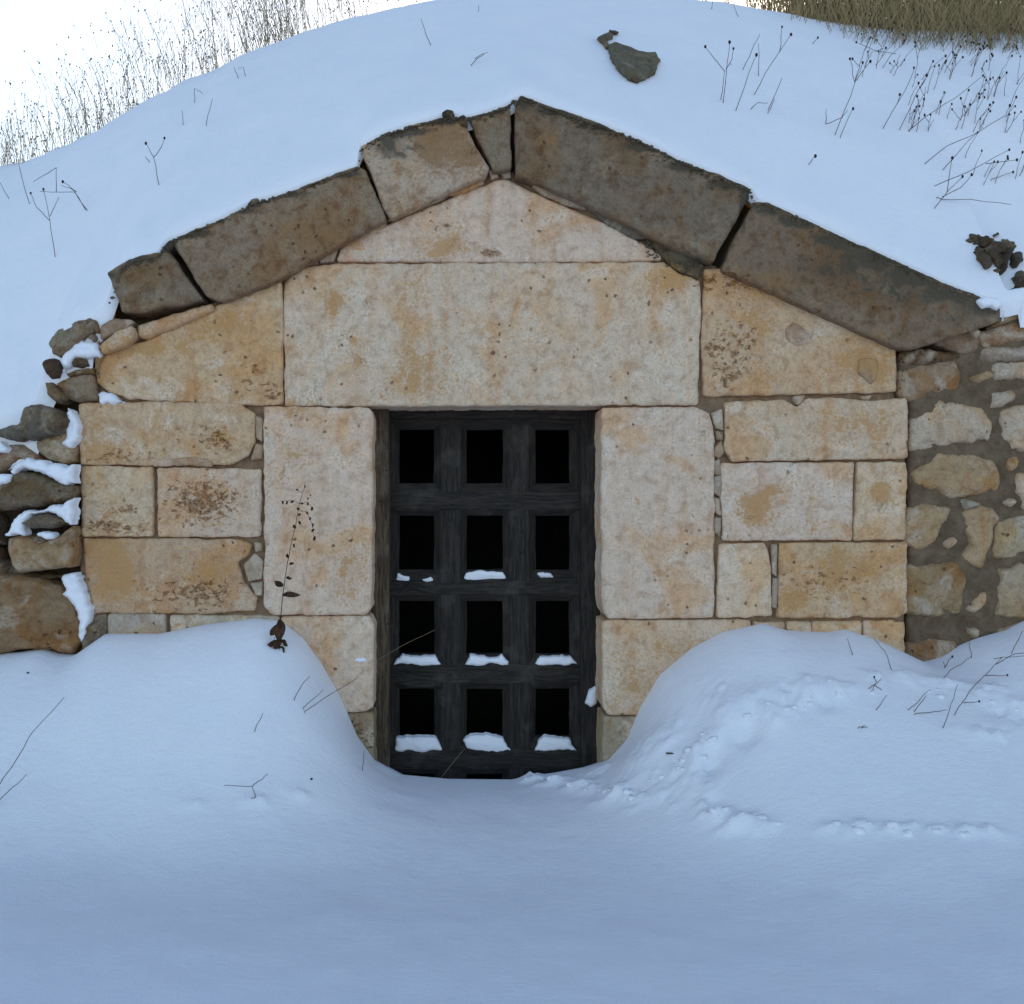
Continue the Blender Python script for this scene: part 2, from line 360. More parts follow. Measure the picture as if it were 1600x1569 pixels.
def zm(x, y):
    x = np.asarray(x, float); y = np.asarray(y, float); x = x + 0 * y; y = y + 0 * x
    zc = multi(con_s, x, np.clip(y - YS, 0, 8.9))
    pxc = CX + x * FP / (DC + YC)
    zcr = py2z(np.interp(pxc, [a for a, b in SIL], [b for a, b in SIL]), YC)
    zcr = np.maximum(zcr, zc + .05)
    m = np.maximum((zcr - ZC) / (DC + YC), .02); rise = zcr - zc
    a = np.clip(1 - .9 * m * YC / rise, 0, .9)
    t = (y - YS) / (YC - YS); tt = np.clip(t, 0, 1)
    z = zc + rise * tt * (1 + a * (1 - tt))
    s1 = rise * (1 - a) / (YC - YS); dy = np.maximum(y - YC, 0)
    z = z + s1 * .8 * (1 - np.exp(-dy / .8)) - sstep(3, 26, dy) * np.maximum(zcr - .2, 0) * .9 - .10 * np.clip(dy, 0, 3)
    d0 = np.maximum(y - YS, 0)
    z = z + .030 * (1 - np.exp(-d0 / .018)) - .012                                   # rounded lip over the stones
    # lower bank beyond the end of the gable snow
    z = z - .24 * sstep(XE, XE + .03, x) * sstep(.02, .12, d0) * (1 - sstep(.45, 1.1, d0))
    # soft relief
    z = z + .030 * fbm(x * 1.1, y * 1.1, 3.0, 2, 3) * sstep(0, .5, d0) * 1.3 + .006 * fbm(x * 7, y * 5, 1.0, 4, 3) * sstep(.02, .2, d0)
    cr = np.exp(-((y - YC + .25) / .35) ** 2) * sstep(.2, -1.0, x)
    z = z + cr * (.022 * fbm(x * 9, y * 6, 8.0, 6, 3))
    lowl = sstep(-1.55, -1.62, x) * (1 - sstep(0, .5, d0))
    z = z + lowl * .02 * fbm(x * 12, y * 12, 2., 12, 3)
    z = z + .005 * fbm(x * 40, y * 20, 5.0, 15, 3) * (1 - sstep(0, .08, d0))          # crumbly edge
    return z
GCON = [(-3000,1230),(-1200,1190),(-500,1060),(-100,1028),(0,1020),(35,1018),(70,1012),(95,1020),(122,1022),(140,1008),(165,990),(250,990),(320,976),(400,966),(440,970),(475,998),(505,1040),(535,1095),(558,1150),(585,1188),(625,1210),(700,1217),(800,1218),(860,1209),(920,1198),(950,1188),(980,1155),(1000,1105),(1030,1055),(1080,1013),(1130,987),(1190,974),(1230,985),(1290,988),(1320,983),(1365,998),(1405,1016),(1440,1034),(1470,1026),(1500,1008),(1530,996),(1570,985),(1600,970),(1800,930),(2400,1080),(3500,1230)]
g_z = py2z(np.interp(CX + cxs * 350, [a for a, b in GCON], [b for a, b in GCON]))
g_s = [(0.0, g_z), (.12, blur(g_z, .035)), (.30, blur(g_z, .10)), (.6, blur(g_z, .20)), (1.2, blur(g_z, .42)), (9., blur(g_z, .6))]
BUMPS = []      # (x, y, rx, ry, height)
def zg0(x, y):
    x = np.asarray(x, float); y = np.asarray(y, float); x = x + 0 * y; y = y + 0 * x
    d = np.clip(-y, 0, 8.9); zc = multi(g_s, x, d)
    wd = .62 + .34 * sstep(.4, 1.4, x)
    F = np.exp(-(d / wd) ** 2)
    base = -.015 - .035 * np.exp(-((d - 1.15) / .5) ** 2) + .05 * sstep(1.2, 3.2, d)
    z = zc * F + base * (1 - F) - .25 * np.clip(y, 0, .4)
    z = z + .018 * fbm(x * 1.6, y * 1.6, 0, 40, 3) * sstep(.05, .5, d) + .004 * fbm(x * 8, y * 8, 0, 44, 3) * sstep(.05, .3, d)
    return z
def hit(px, py, fn, ya, yb):
    y = np.linspace(ya, yb, 3000); x = px2x(px, y); z = py2z(py, y); s = fn(x, y)
    i = np.argmax(z <= s + 1e-4)
    if z[i] > s[i] + 1e-4: i = len(y) - 1
    return np.array([x[i], y[i], z[i]])
def hitg(px, py): return hit(px, py, zg0, -4.6, .25)
def hitm(px, py): return hit(px, py, zm, -.04, 4.0)
# trodden track on the right bank: rims, dents, clods
trk = [(835,1216,26,10,.020),(868,1222,30,9,.024),(905,1232,34,10,.025),(960,1246,40,9,.018),(1010,1252,36,8,.015),
 (940,1205,30,18,.02),(1000,1190,46,34,.045),(1040,1165,34,24,.03),(1075,1215,30,20,.02),(1090,1195,14,9,.018),(1105,1235,26,12,.018),
 (1100,1168,20,12,.03),(1112,1190,26,12,-.03),(1088,1182,22,10,-.018),
 (1140,1120,34,18,.030),(1165,1142,36,13,-.035),(1195,1118,14,10,.018),(1210,1125,24,12,.02),(1240,1090,26,18,-.028),(1228,1082,30,14,.022),
 (1262,1078,26,14,.030),(1290,1095,26,10,-.022),(1300,1078,20,12,.018),(1330,1075,30,10,.014),(1370,1062,30,12,.016),(1180,1090,40,14,.018),(1120,1085,30,16,.014),
 (1420,1060,34,12,.018),(1480,1070,40,12,.022),(1540,1082,40,12,.022),(1590,1105,34,10,.02),(1560,1112,40,8,-.014),(1600,1120,24,8,-.014),
 (1120,1278,26,8,.020),(1160,1288,34,8,.024),(1195,1292,26,7,.018),(1140,1296,30,5,.012),
 (1290,1296,26,6,0.008),(1345,1290,36,7,0.012),(1400,1296,28,6,0.009),(1428,1292,14,6,0.008),(1496,1296,12,8,0.010),(1545,1300,14,7,0.010),(1520,1302,20,5,0.007),
 (400,1252,28,5,.014),(465,1240,20,5,.014),(305,1258,22,4,.008),(1550,1150,60,14,.014),
 (430,1000,14,10,-.02)]
for a, b, rx, ry, h in trk:
    q = hitg(a, b); dep = DC + q[1]
    BUMPS.append((q[0], q[1], rx * dep / FP * .8, max(ry * dep / FP * 1.7, .02), h))
rr = np.random.default_rng(5)
cl = []
for (x0, y0_, x1, y1_, n, sp) in [(820,1215,1000,1250,44,9),(1000,1250,1090,1175,24,12),(1080,1195,1125,1150,18,9),(1090,1270,1215,1300,26,7),(1290,1296,1580,1302,34,9),(1130,1130,1320,1080,26,9),(940,1240,1110,1262,20,7)]:
    for i in range(n):
        t = rr.random(); cl.append((x0 + (x1 - x0) * t + rr.normal() * sp, y0_ + (y1_ - y0_) * t + rr.normal() * sp * .6, rr.uniform(3, 8), rr.uniform(.003, .010)))
for a, b, r_, h in cl:
    q = hitg(a, b); BUMPS.append((q[0], q[1], r_ * .0029, r_ * .0032, h))
def zg(x, y):
    z = zg0(x, y); x = np.asarray(x, float) + 0 * z; y = np.asarray(y, float) + 0 * z
    msk = np.zeros_like(z)
    for (bx, by, rx, ry, h) in BUMPS:
        m = (np.abs(x - bx) < rx * 2.6) & (np.abs(y - by) < ry * 2.6)
        if not m.any(): continue
        g = np.exp(-((x[m] - bx) / rx) ** 2 - ((y[m] - by) / ry) ** 2)
        z[m] += h * g; msk[m] = np.maximum(msk[m], g * min(1, abs(h) / .015))
    m = msk > .02
    z[m] += msk[m] * (.016 * fbm(x[m] * 30, y[m] * 30, 0, 60, 4) + .006 * fbm(x[m] * 80, y[m] * 80, 0, 61, 2))
    return z

def grid(name, xs, ys, fn, mat, skirt=None):
    X, Y = np.meshgrid(xs, ys); Z = fn(X.ravel(), Y.ravel()).reshape(X.shape)
    if skirt is not None:
        X = np.vstack([X[:1], X]); Y = np.vstack([Y[:1] + skirt[1], Y]); Z = np.vstack([Z[:1] - skirt[0](X[:1]), Z])
    ny, nx = X.shape; V = np.c_[X.ravel(), Y.ravel(), Z.ravel()]
    i = (np.arange(ny - 1)[:, None] * nx + np.arange(nx - 1)[None]).ravel()
    return mesh_obj(name, V, np.c_[i, i + 1, i + nx + 1, i + nx].tolist(), mat)
def geo_out(a, b, n, lo, hi):
    pass
far = np.cumsum(.1 * 1.22 ** np.arange(26)); far = far[far < 80]
xs = np.r_[-2.75 - far[::-1], np.arange(-2.75, 2.95, .011), 2.95 + far]
ysg = np.r_[-3.2 - far[::-1], np.arange(-3.2, -1.6, .02), np.arange(-1.6, .36, .011)]
tag(grid('snow_ground', xs, ysg, zg, M_SNOW), 'smooth blue shaded snow drifted in two banks either side of the door', kind='structure')
xm = np.r_[-2.75 - far[::-1], np.arange(-2.75, 2.95, .010), 2.95 + far]
ym = np.r_[YS + np.array([0, .004, .009, .015, .022, .03, .04, .052, .066]), np.arange(YS + .085, 3.6, .022), 3.65 + far[far < 60]]
tag(grid('snow_mound', xm, ym, zm, M_SNOW, skirt=(lambda x: np.where(x < px2x(146), .24, np.where(x < px2x(194), .13, np.where(x > px2x(1590), .12, .06))), .03)), 'snow covered earth mound over the cellar gable', kind='structure')

V = []; F = []; rq = np.random.default_rng(88)
for (x0, y0_, x1, y1_, n, sp_) in [(815,1216,990,1248,80,7),(990,1248,1090,1180,60,13),(1085,1185,1120,1150,40,9),(1090,1268,1215,1298,60,8),(1285,1292,1580,1304,55,8),(1140,1130,1320,1082,60,8),(1300,1075,1600,1100,50,10)]:
    for i in range(int(n * .3)):
        t = rq.random(); q = hitg(x0 + (x1 - x0) * t + rq.normal() * sp_, y0_ + (y1_ - y0_) * t + rq.normal() * sp_ * .6)
        q[2] = zg(q[:1], q[1:2])[0]; r_ = .004 + .015 * rq.random() ** 3; q[2] -= .35 * r_; o = len(V); se = rq.integers(1000)
        for a in range(1, 5):
            for b in range(7):
                th = math.pi * a / 5; ph = 6.283 * b / 7; d = np.array([math.sin(th) * math.cos(ph), math.sin(th) * math.sin(ph), math.cos(th)])
                V.append(q + d * r_ * np.array([1.25, 1.1, .8]) * (1 + .7 * fbm(d[0] * 1.9 + se, d[1] * 1.6, d[2] * 1.6, 3, 2)))
        for a in range(3):
            for b in range(7): F.append((o + a * 7 + b, o + (a + 1) * 7 + b, o + (a + 1) * 7 + (b + 1) % 7, o + a * 7 + (b + 1) % 7))
        F.append(tuple(o + k for k in range(7))); F.append(tuple(o + 21 + k for k in range(7))[::-1])
tag(mesh_obj('snow_crumbs', V, F, M_SNOW, loc=V[0]), 'loose crumbs of snow kicked along the trodden track right of the door', 'snow', kind='stuff')

# ------------------------------------------------------------------ the cellar entrance
ent = empty('cellar_entrance', (0, 0, 0))
tag(ent, 'limestone cellar entrance with gabled coping slabs and dark lattice door', 'cellar entrance')
B = .42
def st(poly, tint=CREAM, name='stone', y=0.0, mat=None, depth=B, **k):
    k.setdefault('smooth_it', 1); k.setdefault('grow', .0036); k.setdefault('rnd', .0045); k.setdefault('edge', .0042)
    return slab(name, poly, y + random.uniform(-.004, .004), depth, mat or M_LIME, ent, jit(tint), **k)
st([(446,442),(470,419),(530,414),(760,412),(1035,411),(1060,425),(1093,440),(1094,500),(1089,631),(760,633),(446,633),(444,500)], PALE, name='lintel')
st([(527,407),(533,389),(605,352),(680,322),(775,283),(790,281),(830,301),(940,348),(1032,397),(1034,406),(780,409)], PALE)
st([(151,570),(168,554),(215,537),(280,508),(342,478),(439,440),(441,500),(440,630),(415,632),(380,631),(310,628),(200,624),(168,609),(152,596)], WARM)
st([(215,510),(262,494),(330,476),(333,484),(285,505),(228,529),(216,524)], TAN, rnd=.012, bulge=.006, y=-.03)
st([(156,541),(180,520),(206,510),(212,522),(196,538),(160,552)], TAN, bulge=.01, y=-.058)
st([(158,508),(182,498),(206,500),(200,512),(176,520),(158,530)], (.36,.24,.16), bulge=.008, y=-.060)
st([(124,632),(200,629),(300,629),(372,630),(397,646),(397,690),(388,710),(362,724),(240,726),(126,726)], WARM)
st([(126,730),(237,730),(237,837),(129,838)], CREAM)
st([(246,732),(407,734),(405,838),(248,838)], PALE)
st([(131,842),(250,843),(368,843),(393,853),(388,868),(372,880),(380,912),(400,934),(397,954),(330,958),(146,957),(136,905)], TAN)
st([(135,965),(164,961),(166,1010),(150,1060),(140,1060)], (.30,.22,.15), bulge=.01)
st([(169,961),(257,961),(259,1070),(168,1070)], (.47,.38,.29))
st([(267,962),(436,964),(437,1070),(268,1070)], (.47,.38,.29))
st([(413,636),(500,636),(577,638),(581,652),(580,948),(570,960),(428,961),(413,948)], PALE)
st([(440,965),(578,964),(583,978),(582,1105),(572,1111),(500,1113),(441,1112)], PALE)
st([(441,1117),(583,1116),(583,1240),(441,1240)], (.36,.28,.19))
st([(941,638),(1083,637),(1109,647),(1116,684),(1114,965),(952,966),(942,952)], PALE)
st([(942,971),(1060,971),(1172,970),(1174,1114),(950,1116),(943,1100)], CREAM)
st([(944,1121),(1062,1121),(1062,1250),(944,1250)], (.40,.31,.21))
st([(1066,1121),(1174,1121),(1174,1250),(1066,1250)], TAN)
st([(1102,422),(1126,421),(1260,482),(1399,545),(1401,612),(1300,614),(1240,615),(1101,618),(1098,520)], WARM, pitk=.3)
st([(1134,629),(1225,626),(1238,633),(1248,636),(1262,624),(1300,622),(1352,627),(1416,623),(1418,715),(1280,718),(1145,720),(1134,704)], CREAM)
st([(1128,725),(1334,723),(1330,843),(1131,844)], PALE)
st([(1341,723),(1416,723),(1414,842),(1335,844)], CREAM)
st([(1125,851),(1194,850),(1200,864),(1203,880),(1206,962),(1122,965)], PALE)
st([(1219,850),(1416,849),(1417,955),(1402,965),(1217,965)], WARM)
st([(1178,972),(1226,972),(1228,1060),(1178,1060)], TAN)
st([(1231,973),(1267,973),(1267,1060),(1232,1060)], CREAM)
st([(1271,973),(1345,972),(1345,1070),(1272,1070)], CREAM)
st([(1350,971),(1413,971),(1413,1100),(1352,1100)], WARM)
for poly, t in (([(1229,514),(1240,505),(1253,512),(1266,524),(1267,534),(1246,541),(1231,530)], (.40,.30,.235)), ([(1343,563),(1356,560),(1371,563),(1369,590),(1361,598),(1343,582)], (.38,.285,.215)), ([(240,727),(245,718),(300,714),(330,720),(330,728)], (.50,.33,.22))):
    st(poly, t, name='patch', y=-.006, depth=.03, step=.006, rnd=.004)
# chinking stones packed in the joints
for poly in ([(1118,700),(1127,690),(1131,706),(1124,716),(1118,712)], [(1117,722),(1124,718),(1127,740),(1119,742)], [(1118,746),(1127,744),(1126,775),(1117,770)],
             [(1117,778),(1125,780),(1127,806),(1119,800)], [(1118,810),(1126,810),(1125,838),(1118,832)], [(1112,646),(1128,640),(1130,672),(1120,668)],
             [(1119,674),(1129,676),(1129,688),(1121,686)], [(399,650),(409,654),(409,690),(400,684)], [(400,694),(409,696),(408,716),(392,718)], [(1241,620),(1258,618),(1252,630),(1246,632)],
             [(1345,620),(1362,618),(1358,624),(1348,624)], [(1207,852),(1214,852),(1213,900),(1208,896)], [(1209,904),(1215,904),(1213,950),(1208,948)],
             [(765,266),(776,262),(778,276),(768,280)], [(782,268),(796,264),(798,276),(788,279)], [(500,398),(520,388),(526,392),(520,408),(500,410)], [(470,414),(494,402),(496,411),(476,416)],
             [(382,882),(398,866),(410,878),(408,904),(388,908)], [(392,912),(409,910),(408,930),(400,930)], [(398,848),(408,850),(408,860),(400,862)]):
    st(poly, (.44,.34,.25), y=.004, depth=.10, step=.005, rnd=.006, bulge=.004, edge=.0015)
# rubbly bedding under the right-hand rake
for poly, t in (([(832,290),(858,290),(890,304),(920,318),(915,326),(880,318),(846,302)], (.42,.32,.23)), ([(925,326),(952,336),(985,354),(1010,372),(990,372),(950,350)], (.20,.17,.13)),
             ([(1014,374),(1050,388),(1078,400),(1094,412),(1092,434),(1062,422),(1036,402)], (.15,.135,.10)), ([(540,384),(600,354),(602,348),(560,366)], TAN),
             ([(606,344),(655,322),(700,304),(690,312),(640,332)], TAN), ([(700,302),(755,280),(756,287),(712,306)], TAN)):
    st(poly, t, y=-.004, depth=.2, mat=M_RUB, step=.006, rnd=.006, lump=.008, edge=.003)
# coping slabs of the gable, proud of the wall
def cope(poly, tint, **k):
    k.setdefault('y', -.062)
    return st(poly, tint, name='coping_slab', mat=M_COPE, depth=.42, step=.009, rnd=.009, rough=.005, edge=.004, **k)
for q in [(166,428,30,7),(210,402,40,7),(300,362,40,7),(380,326,40,6),(450,300,40,6),(530,270,40,6),(620,203,60,7),(690,184,30,6),(760,172,30,5),(815,155,22,10),(870,172,40,7),(940,195,40,8),(1010,224,45,8),(1080,258,45,8),(1145,284,40,8),
          (1200,322,30,10),(1250,342,40,10),(1310,370,40,11),(1370,398,40,11),(1430,426,40,11),(1490,452,40,11),(1545,474,30,12),(1170,300,8,12),(1160,330,6,30),(270,385,8,14)]:
    MARKS.append((q[0], q[1] + 3, q[2], q[3] * 1.25, 2, .95))
cope([(168,427),(200,406),(250,393),(259,388),(286,428),(316,468),(270,477),(204,489),(190,487),(180,455)], GREYB)
cope([(269,377),(300,361),(400,320),(480,288),(558,260),(570,266),(586,304),(603,342),(530,382),(440,434),(348,470),(322,462),(296,420)], (.29,.205,.13))
cope([(564,229),(600,209),(690,184),(722,189),(742,228),(764,262),(757,274),(700,299),(660,318),(612,340),(600,326),(580,268)], (.52,.39,.275))
cope([(733,184),(788,168),(796,170),(799,262),(771,266),(750,220)], GREYB)
cope([(806,162),(815,150),(860,166),(940,194),(1060,250),(1120,272),(1170,294),(1168,310),(1145,352),(1115,408),(1100,406),(1050,384),(950,334),(850,288),(806,274)], (.235,.175,.125))
cope([(1182,315),(1200,317),(1330,377),(1400,408),(1470,441),(1562,476),(1562,500),(1518,517),(1428,545),(1402,542),(1268,482),(1131,420),(1150,372)], (.235,.165,.108))
# crumbs of stone and lichen crust along the top edge of the coping
crx = [a for a, b in CON if 160 < a < 1570]; cry = [b for a, b in CON if 160 < a < 1570]
def chips(name, spec, mat, parent, label=None):
    V = []; F = []; rgx = np.random.default_rng(77)
    for (a, b, r_, y) in spec:
        c = P(a, b, y); o = len(V); n = int(rgx.integers(4, 7)); hh = r_ * K0; ph = rgx.uniform(0, 6.28)
        sx, sz, sy = rgx.uniform(.8, 1.5), rgx.uniform(.5, .95), rgx.uniform(.6, 1.1)
        for rowi, (dy, w_) in enumerate(((-1, .45), (-.35, .95), (.8, 1.0))):
            for k in range(n):
                q = ph + 6.283 * k / n + rgx.uniform(-.3, .3); rr_ = hh * w_ * rgx.uniform(.7, 1.2)
                V.append(c + [rr_ * sx * math.cos(q), dy * hh * sy, rr_ * sz * math.sin(q)])
        for rowi in range(2):
            for k in range(n): F.append((o + rowi * n + k, o + rowi * n + (k + 1) % n, o + (rowi + 1) * n + (k + 1) % n, o + (rowi + 1) * n + k))
        F.append(tuple(o + k for k in range(n))[::-1])
    ob = mesh_obj(name, V, F, mat, parent, smooth=False, loc=np.mean(V, axis=0), attrs=np.c_[np.zeros(len(V)), np.zeros(len(V)), np.full(len(V), .45)])
    ob.color = (.15, .12, .085, 1); ob['kind'] = 'stuff'
    return ob
K0 = DC / FP; sp = []; rq = np.random.default_rng(9)
for i in range(1900):
    a = rq.uniform(170, 1560); b = np.interp(a, crx, cry); t = abs(rq.normal()) * (7 if a > 900 else 4)
    clump = fbm(np.array([a / 60.]), 0, 0, 3)[0]
    if clump < -.3 and t > 5: continue
    sp.append((a, b + 4.5 + t, rq.uniform(.9, 3.0) * (1.2 if t < 2 else .8), -.066 + rq.uniform(-.004, .006)))
for i in range(200):
    a = rq.uniform(1010, 1096); b = 384 + (a - 1010) * .42 + rq.normal() * 8; sp.append((a, b, rq.uniform(1, 3), -.006 + rq.uniform(-.004, .004)))
chips('lichen_crust', sp, M_COPE, ent)
for pl in ([(690,175),(697,169),(708,171),(711,180),(702,186),(692,184)], [(716,182),(724,178),(731,184),(730,196),(722,198),(717,192)], [(386,318),(392,310),(402,308),(406,314),(398,322),(388,324)], [(248,392),(262,376),(274,378),(268,388),(256,396)]):
    slab('rubble_stone', pl, -.075, .12, M_COPE, ent, (.06, .052, .042), step=.005, rnd=.012, bulge=.012, edge=.002)
# mortar body, set back behind the stone faces, with the door opening left free
slab('mortar', [(126,634),(153,600),(153,562),(212,520),(330,474),(440,436),(600,346),(770,272),(800,268),(1100,408),(1396,545),(1398,622),(1414,624),(1412,1240),(947,1240),(947,630),(576,630),(576,1240),(126,1240)],
     .036, .29, M_MORT, ent, step=.018, rnd=.004, rough=.006, edge=.001, smooth_it=0)
core = slab('earth_core', [(-150,770),(0,745),(50,700),(72,620),(98,565),(130,522),(176,506),(186,440),(262,390),(300,373),(440,316),(558,274),(568,242),(690,197),(815,163),(940,208),(1100,279),(1180,330),(1330,392),(1470,460),(1560,500),(1700,500),(1850,560),(1850,1240),(950,1240),(950,628),(573,628),(573,1240),(-150,1240)],
     .10, .24, M_CORE, ent, step=.035, rnd=.01, rough=.012, edge=.004, smooth_it=0)
# the dark chamber behind the door
def box_faces(o=0): return [(0+o,1+o,2+o,3+o),(4+o,7+o,6+o,5+o),(0+o,4+o,5+o,1+o),(1+o,5+o,6+o,2+o),(2+o,6+o,7+o,3+o),(3+o,7+o,4+o,0+o)]
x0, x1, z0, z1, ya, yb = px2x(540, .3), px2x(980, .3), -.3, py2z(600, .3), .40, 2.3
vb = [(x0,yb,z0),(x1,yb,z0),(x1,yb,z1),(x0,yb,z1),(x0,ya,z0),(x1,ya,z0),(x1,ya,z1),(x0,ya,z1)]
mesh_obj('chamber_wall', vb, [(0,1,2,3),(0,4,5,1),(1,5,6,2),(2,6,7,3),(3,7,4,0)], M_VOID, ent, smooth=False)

# ------------------------------------------------------------------ the door
def bar(name, a, b, sec, mat, parent, amp=.0036, knots=()):
    """timber from a to b (world points in the xz plane); sec = list of (across, depth) ring, front at small depth"""
    a, b = np.array(a, float), np.array(b, float); L = np.linalg.norm(b - a); n = max(2, int(L / .012)); SEED[0] += 1; s = SEED[0]
    ring = []
    for (u0, v0), (u1, v1) in zip(sec, sec[1:] + sec[:1]):
        k = max(1, int(math.hypot(u1 - u0, v1 - v0) / .009))
        ring += [(u0 + (u1 - u0) * i / k, v0 + (v1 - v0) * i / k) for i in range(k)]
    ring = np.array(ring); c = ring.mean(0); m = len(ring); V = []
    for i in range(n + 1):
        t = i / n * L
        e = fbm(np.full(m, t * 5), ring[:, 0] * 45, ring[:, 1] * 45 + s, s, 4) * amp + fbm(np.full(m, t * 9), ring[:, 0] * 6, ring[:, 1] * 6, s + 3, 3) * amp * .9
        for (kt, ku, kd) in knots: e = e - kd * np.exp(-((t - kt) / .05) ** 2 - ((ring[:, 0] - ku) / .018) ** 2)
        d = ring - c; d = d / (np.linalg.norm(d, axis=1, keepdims=True) + 1e-9)
        q = ring + d * e[:, None]
        V += [(t, q[j, 1], q[j, 0]) for j in range(m)]
    F = []
    for i in range(n):
        for j in range(m):
            k = (j + 1) % m; F.append((i * m + j, i * m + k, (i + 1) * m + k, (i + 1) * m + j))
    F.append(tuple(range(m))[::-1]); F.append(tuple(n * m + j for j in range(m)))
    me = bpy.data.meshes.new(name); me.from_pydata(V, [], F); me.materials.append(mat)
    me.polygons.foreach_set('use_smooth', [True] * len(F)); me.update()
    import bmesh
    bm = bmesh.new(); bm.from_mesh(me); bmesh.ops.recalc_face_normals(bm, faces=bm.faces)
    for e_ in bm.edges:
        if len(e_.link_faces) == 2 and e_.calc_face_angle(0) > .5: e_.smooth = False
    bm.to_mesh(me); bm.free()
    o = bpy.data.objects.new(name, me); col.objects.link(o); o.location = a
    dv = (b - a) / L; o.rotation_euler = (0, -math.atan2(dv[2], dv[0]), 0)
    if parent: o.parent = parent; o.location = a - np.array(parent.location)
    return o
YD, K = .285, (DC + .285) / FP
door = empty('lattice_door', P(760, 1218, YD)); door.parent = ent
def rail(bt, ft, fb, bb, x0=600, x1=915, mat=None, yoff=0.0, **k):
    cz = (ft + fb) / 2; up = lambda p: (cz - p) * K
    sec = [(up(bb), .065), (up(bb), .034), (up(fb), 0), (up(ft), 0), (up(bt), .034), (up(bt), .065)]
    return bar('rail', P(x0, cz, YD) + [0, yoff, 0], P(x1, cz, YD) + [0, yoff, 0], sec, mat or M_WOOD, door, **k)
def stile(bl, fl_, fr, br, z0=1300, z1=640, name='stile', mat=None, yoff=.004, **k):
    cxp = (fl_ + fr) / 2; lf = lambda p: (cxp - p) * K
    sec = [(lf(br), .062), (lf(br), .036), (lf(fr), 0), (lf(fl_), 0), (lf(bl), .036), (lf(bl), .062)]
    return bar(name, P(cxp, z0, YD) + [0, yoff, 0], P(cxp, z1, YD) + [0, yoff, 0], sec, mat or M_WOOD, door, **k)
rail(638, 638, 661, 671)
rail(755, 770, 796, 806, knots=[(.5, -.01, .01)])
rail(891, 913, 929, 940, knots=[(.12, .02, .016), (.2, .015, .012)])
rail(1023, 1041, 1067, 1078, mat=M_WOOD, knots=[(.09, .01, .014), (.13, -.02, .014), (.2, -.02, .008)])
rail(1153, 1174, 1201, 1212)
rail(1270, 1290, 1310, 1320)
stile(598, 598, 612, 623); stile(678, 689, 719, 729, name='mullion'); stile(786, 797, 826, 838, name='mullion', knots=[(1.2, 0, .006)]); stile(891, 902, 916, 916)
# wooden frame
def post(l, r, y, z0, z1, mat, name='frame_post', dep=.12, **k):
    hw = (r - l) / 2 * (DC + y) / FP; sec = [(-hw, dep), (-hw, .004), (-hw + .005, 0), (hw - .005, 0), (hw, .004), (hw, dep)]
    return bar(name, P((l + r) / 2, z0, y), P((l + r) / 2, z1, y), sec, mat, door, **k)
post(580, 607, .165, 1300, 634, M_WOODB, amp=.004, knots=[(1.25, 0, .012), (.7, .01, .01)])
post(908, 938, .245, 1300, 634, M_WOOD, amp=.003)
bar('frame_header', P(607, 644, .25), P(908, 644, .25), [(-.03, .1), (-.03, 0), (.04, 0), (.04, .1)], M_WOOD, door)
# iron nails in the frame post
for a, b in ((595, 784), (604, 735), (597, 940), (606, 975), (597, 1058)):
    slab('nail', [(a - 2, b), (a, b - 2), (a + 2, b), (a, b + 2)], .161, .02, M_IRON, door, step=.004, rnd=.003, edge=0)
for a, b in ((704, 780), (812, 784), (815, 864), (704, 1054), (812, 1055), (640, 1188), (860, 1188), (704, 921)):
    slab('nail', [(a - 2.2, b), (a, b - 2.2), (a + 2.2, b), (a, b + 2.2)], YD - .008, .02, M_IRON, door, step=.004, rnd=.004, edge=0)
# splinter torn from the third rail
for pts in ([(625,925),(640,914),(662,916),(690,930),(668,926),(645,920)], [(618,1068),(650,1062),(690,1066),(688,1074),(640,1076)]):
    slab('splinter', pts, YD - .010, .02, M_WOOD, door, step=.006, rnd=.004, edge=.002)

# ------------------------------------------------------------------ clumps of snow lying on the sills
sills = [('middle row of openings', [[(614,912),(622,896),(640,901),(640,911)], [(660,906),(672,897),(678,900),(684,911),(668,912)]], 'left'),
         ('m2', [[(722,911),(728,896),(745,892),(786,894),(794,910),(765,906),(742,911)]], 'middle'), ('m3', [[(840,897),(850,894),(862,897),(866,903),(846,903)]], 'right')]
lab2 = {'left': 'two small snow remnants', 'middle': 'thin snow strip', 'right': 'tiny snow smear'}
for i, (nm, pls, wh) in enumerate(sills):
    for j, pl in enumerate(pls):
        lb = {0: ['tiny snow remnant on left end of upper left snowy sill', 'tiny snow remnant on right end of upper left snowy sill'][j], 1: 'thin patchy snow strip on upper middle sill of the lattice door', 2: 'tiny snow smear on upper right sill of the lattice door'}[i]
        tag(slab('snow_clump', pl, YD + .010, .03, M_SNOW, step=.004, rnd=.006, bulge=.002, edge=.007, lump=.004, tilt=-.45), lb, 'snow', 'snow lying on the door sills')
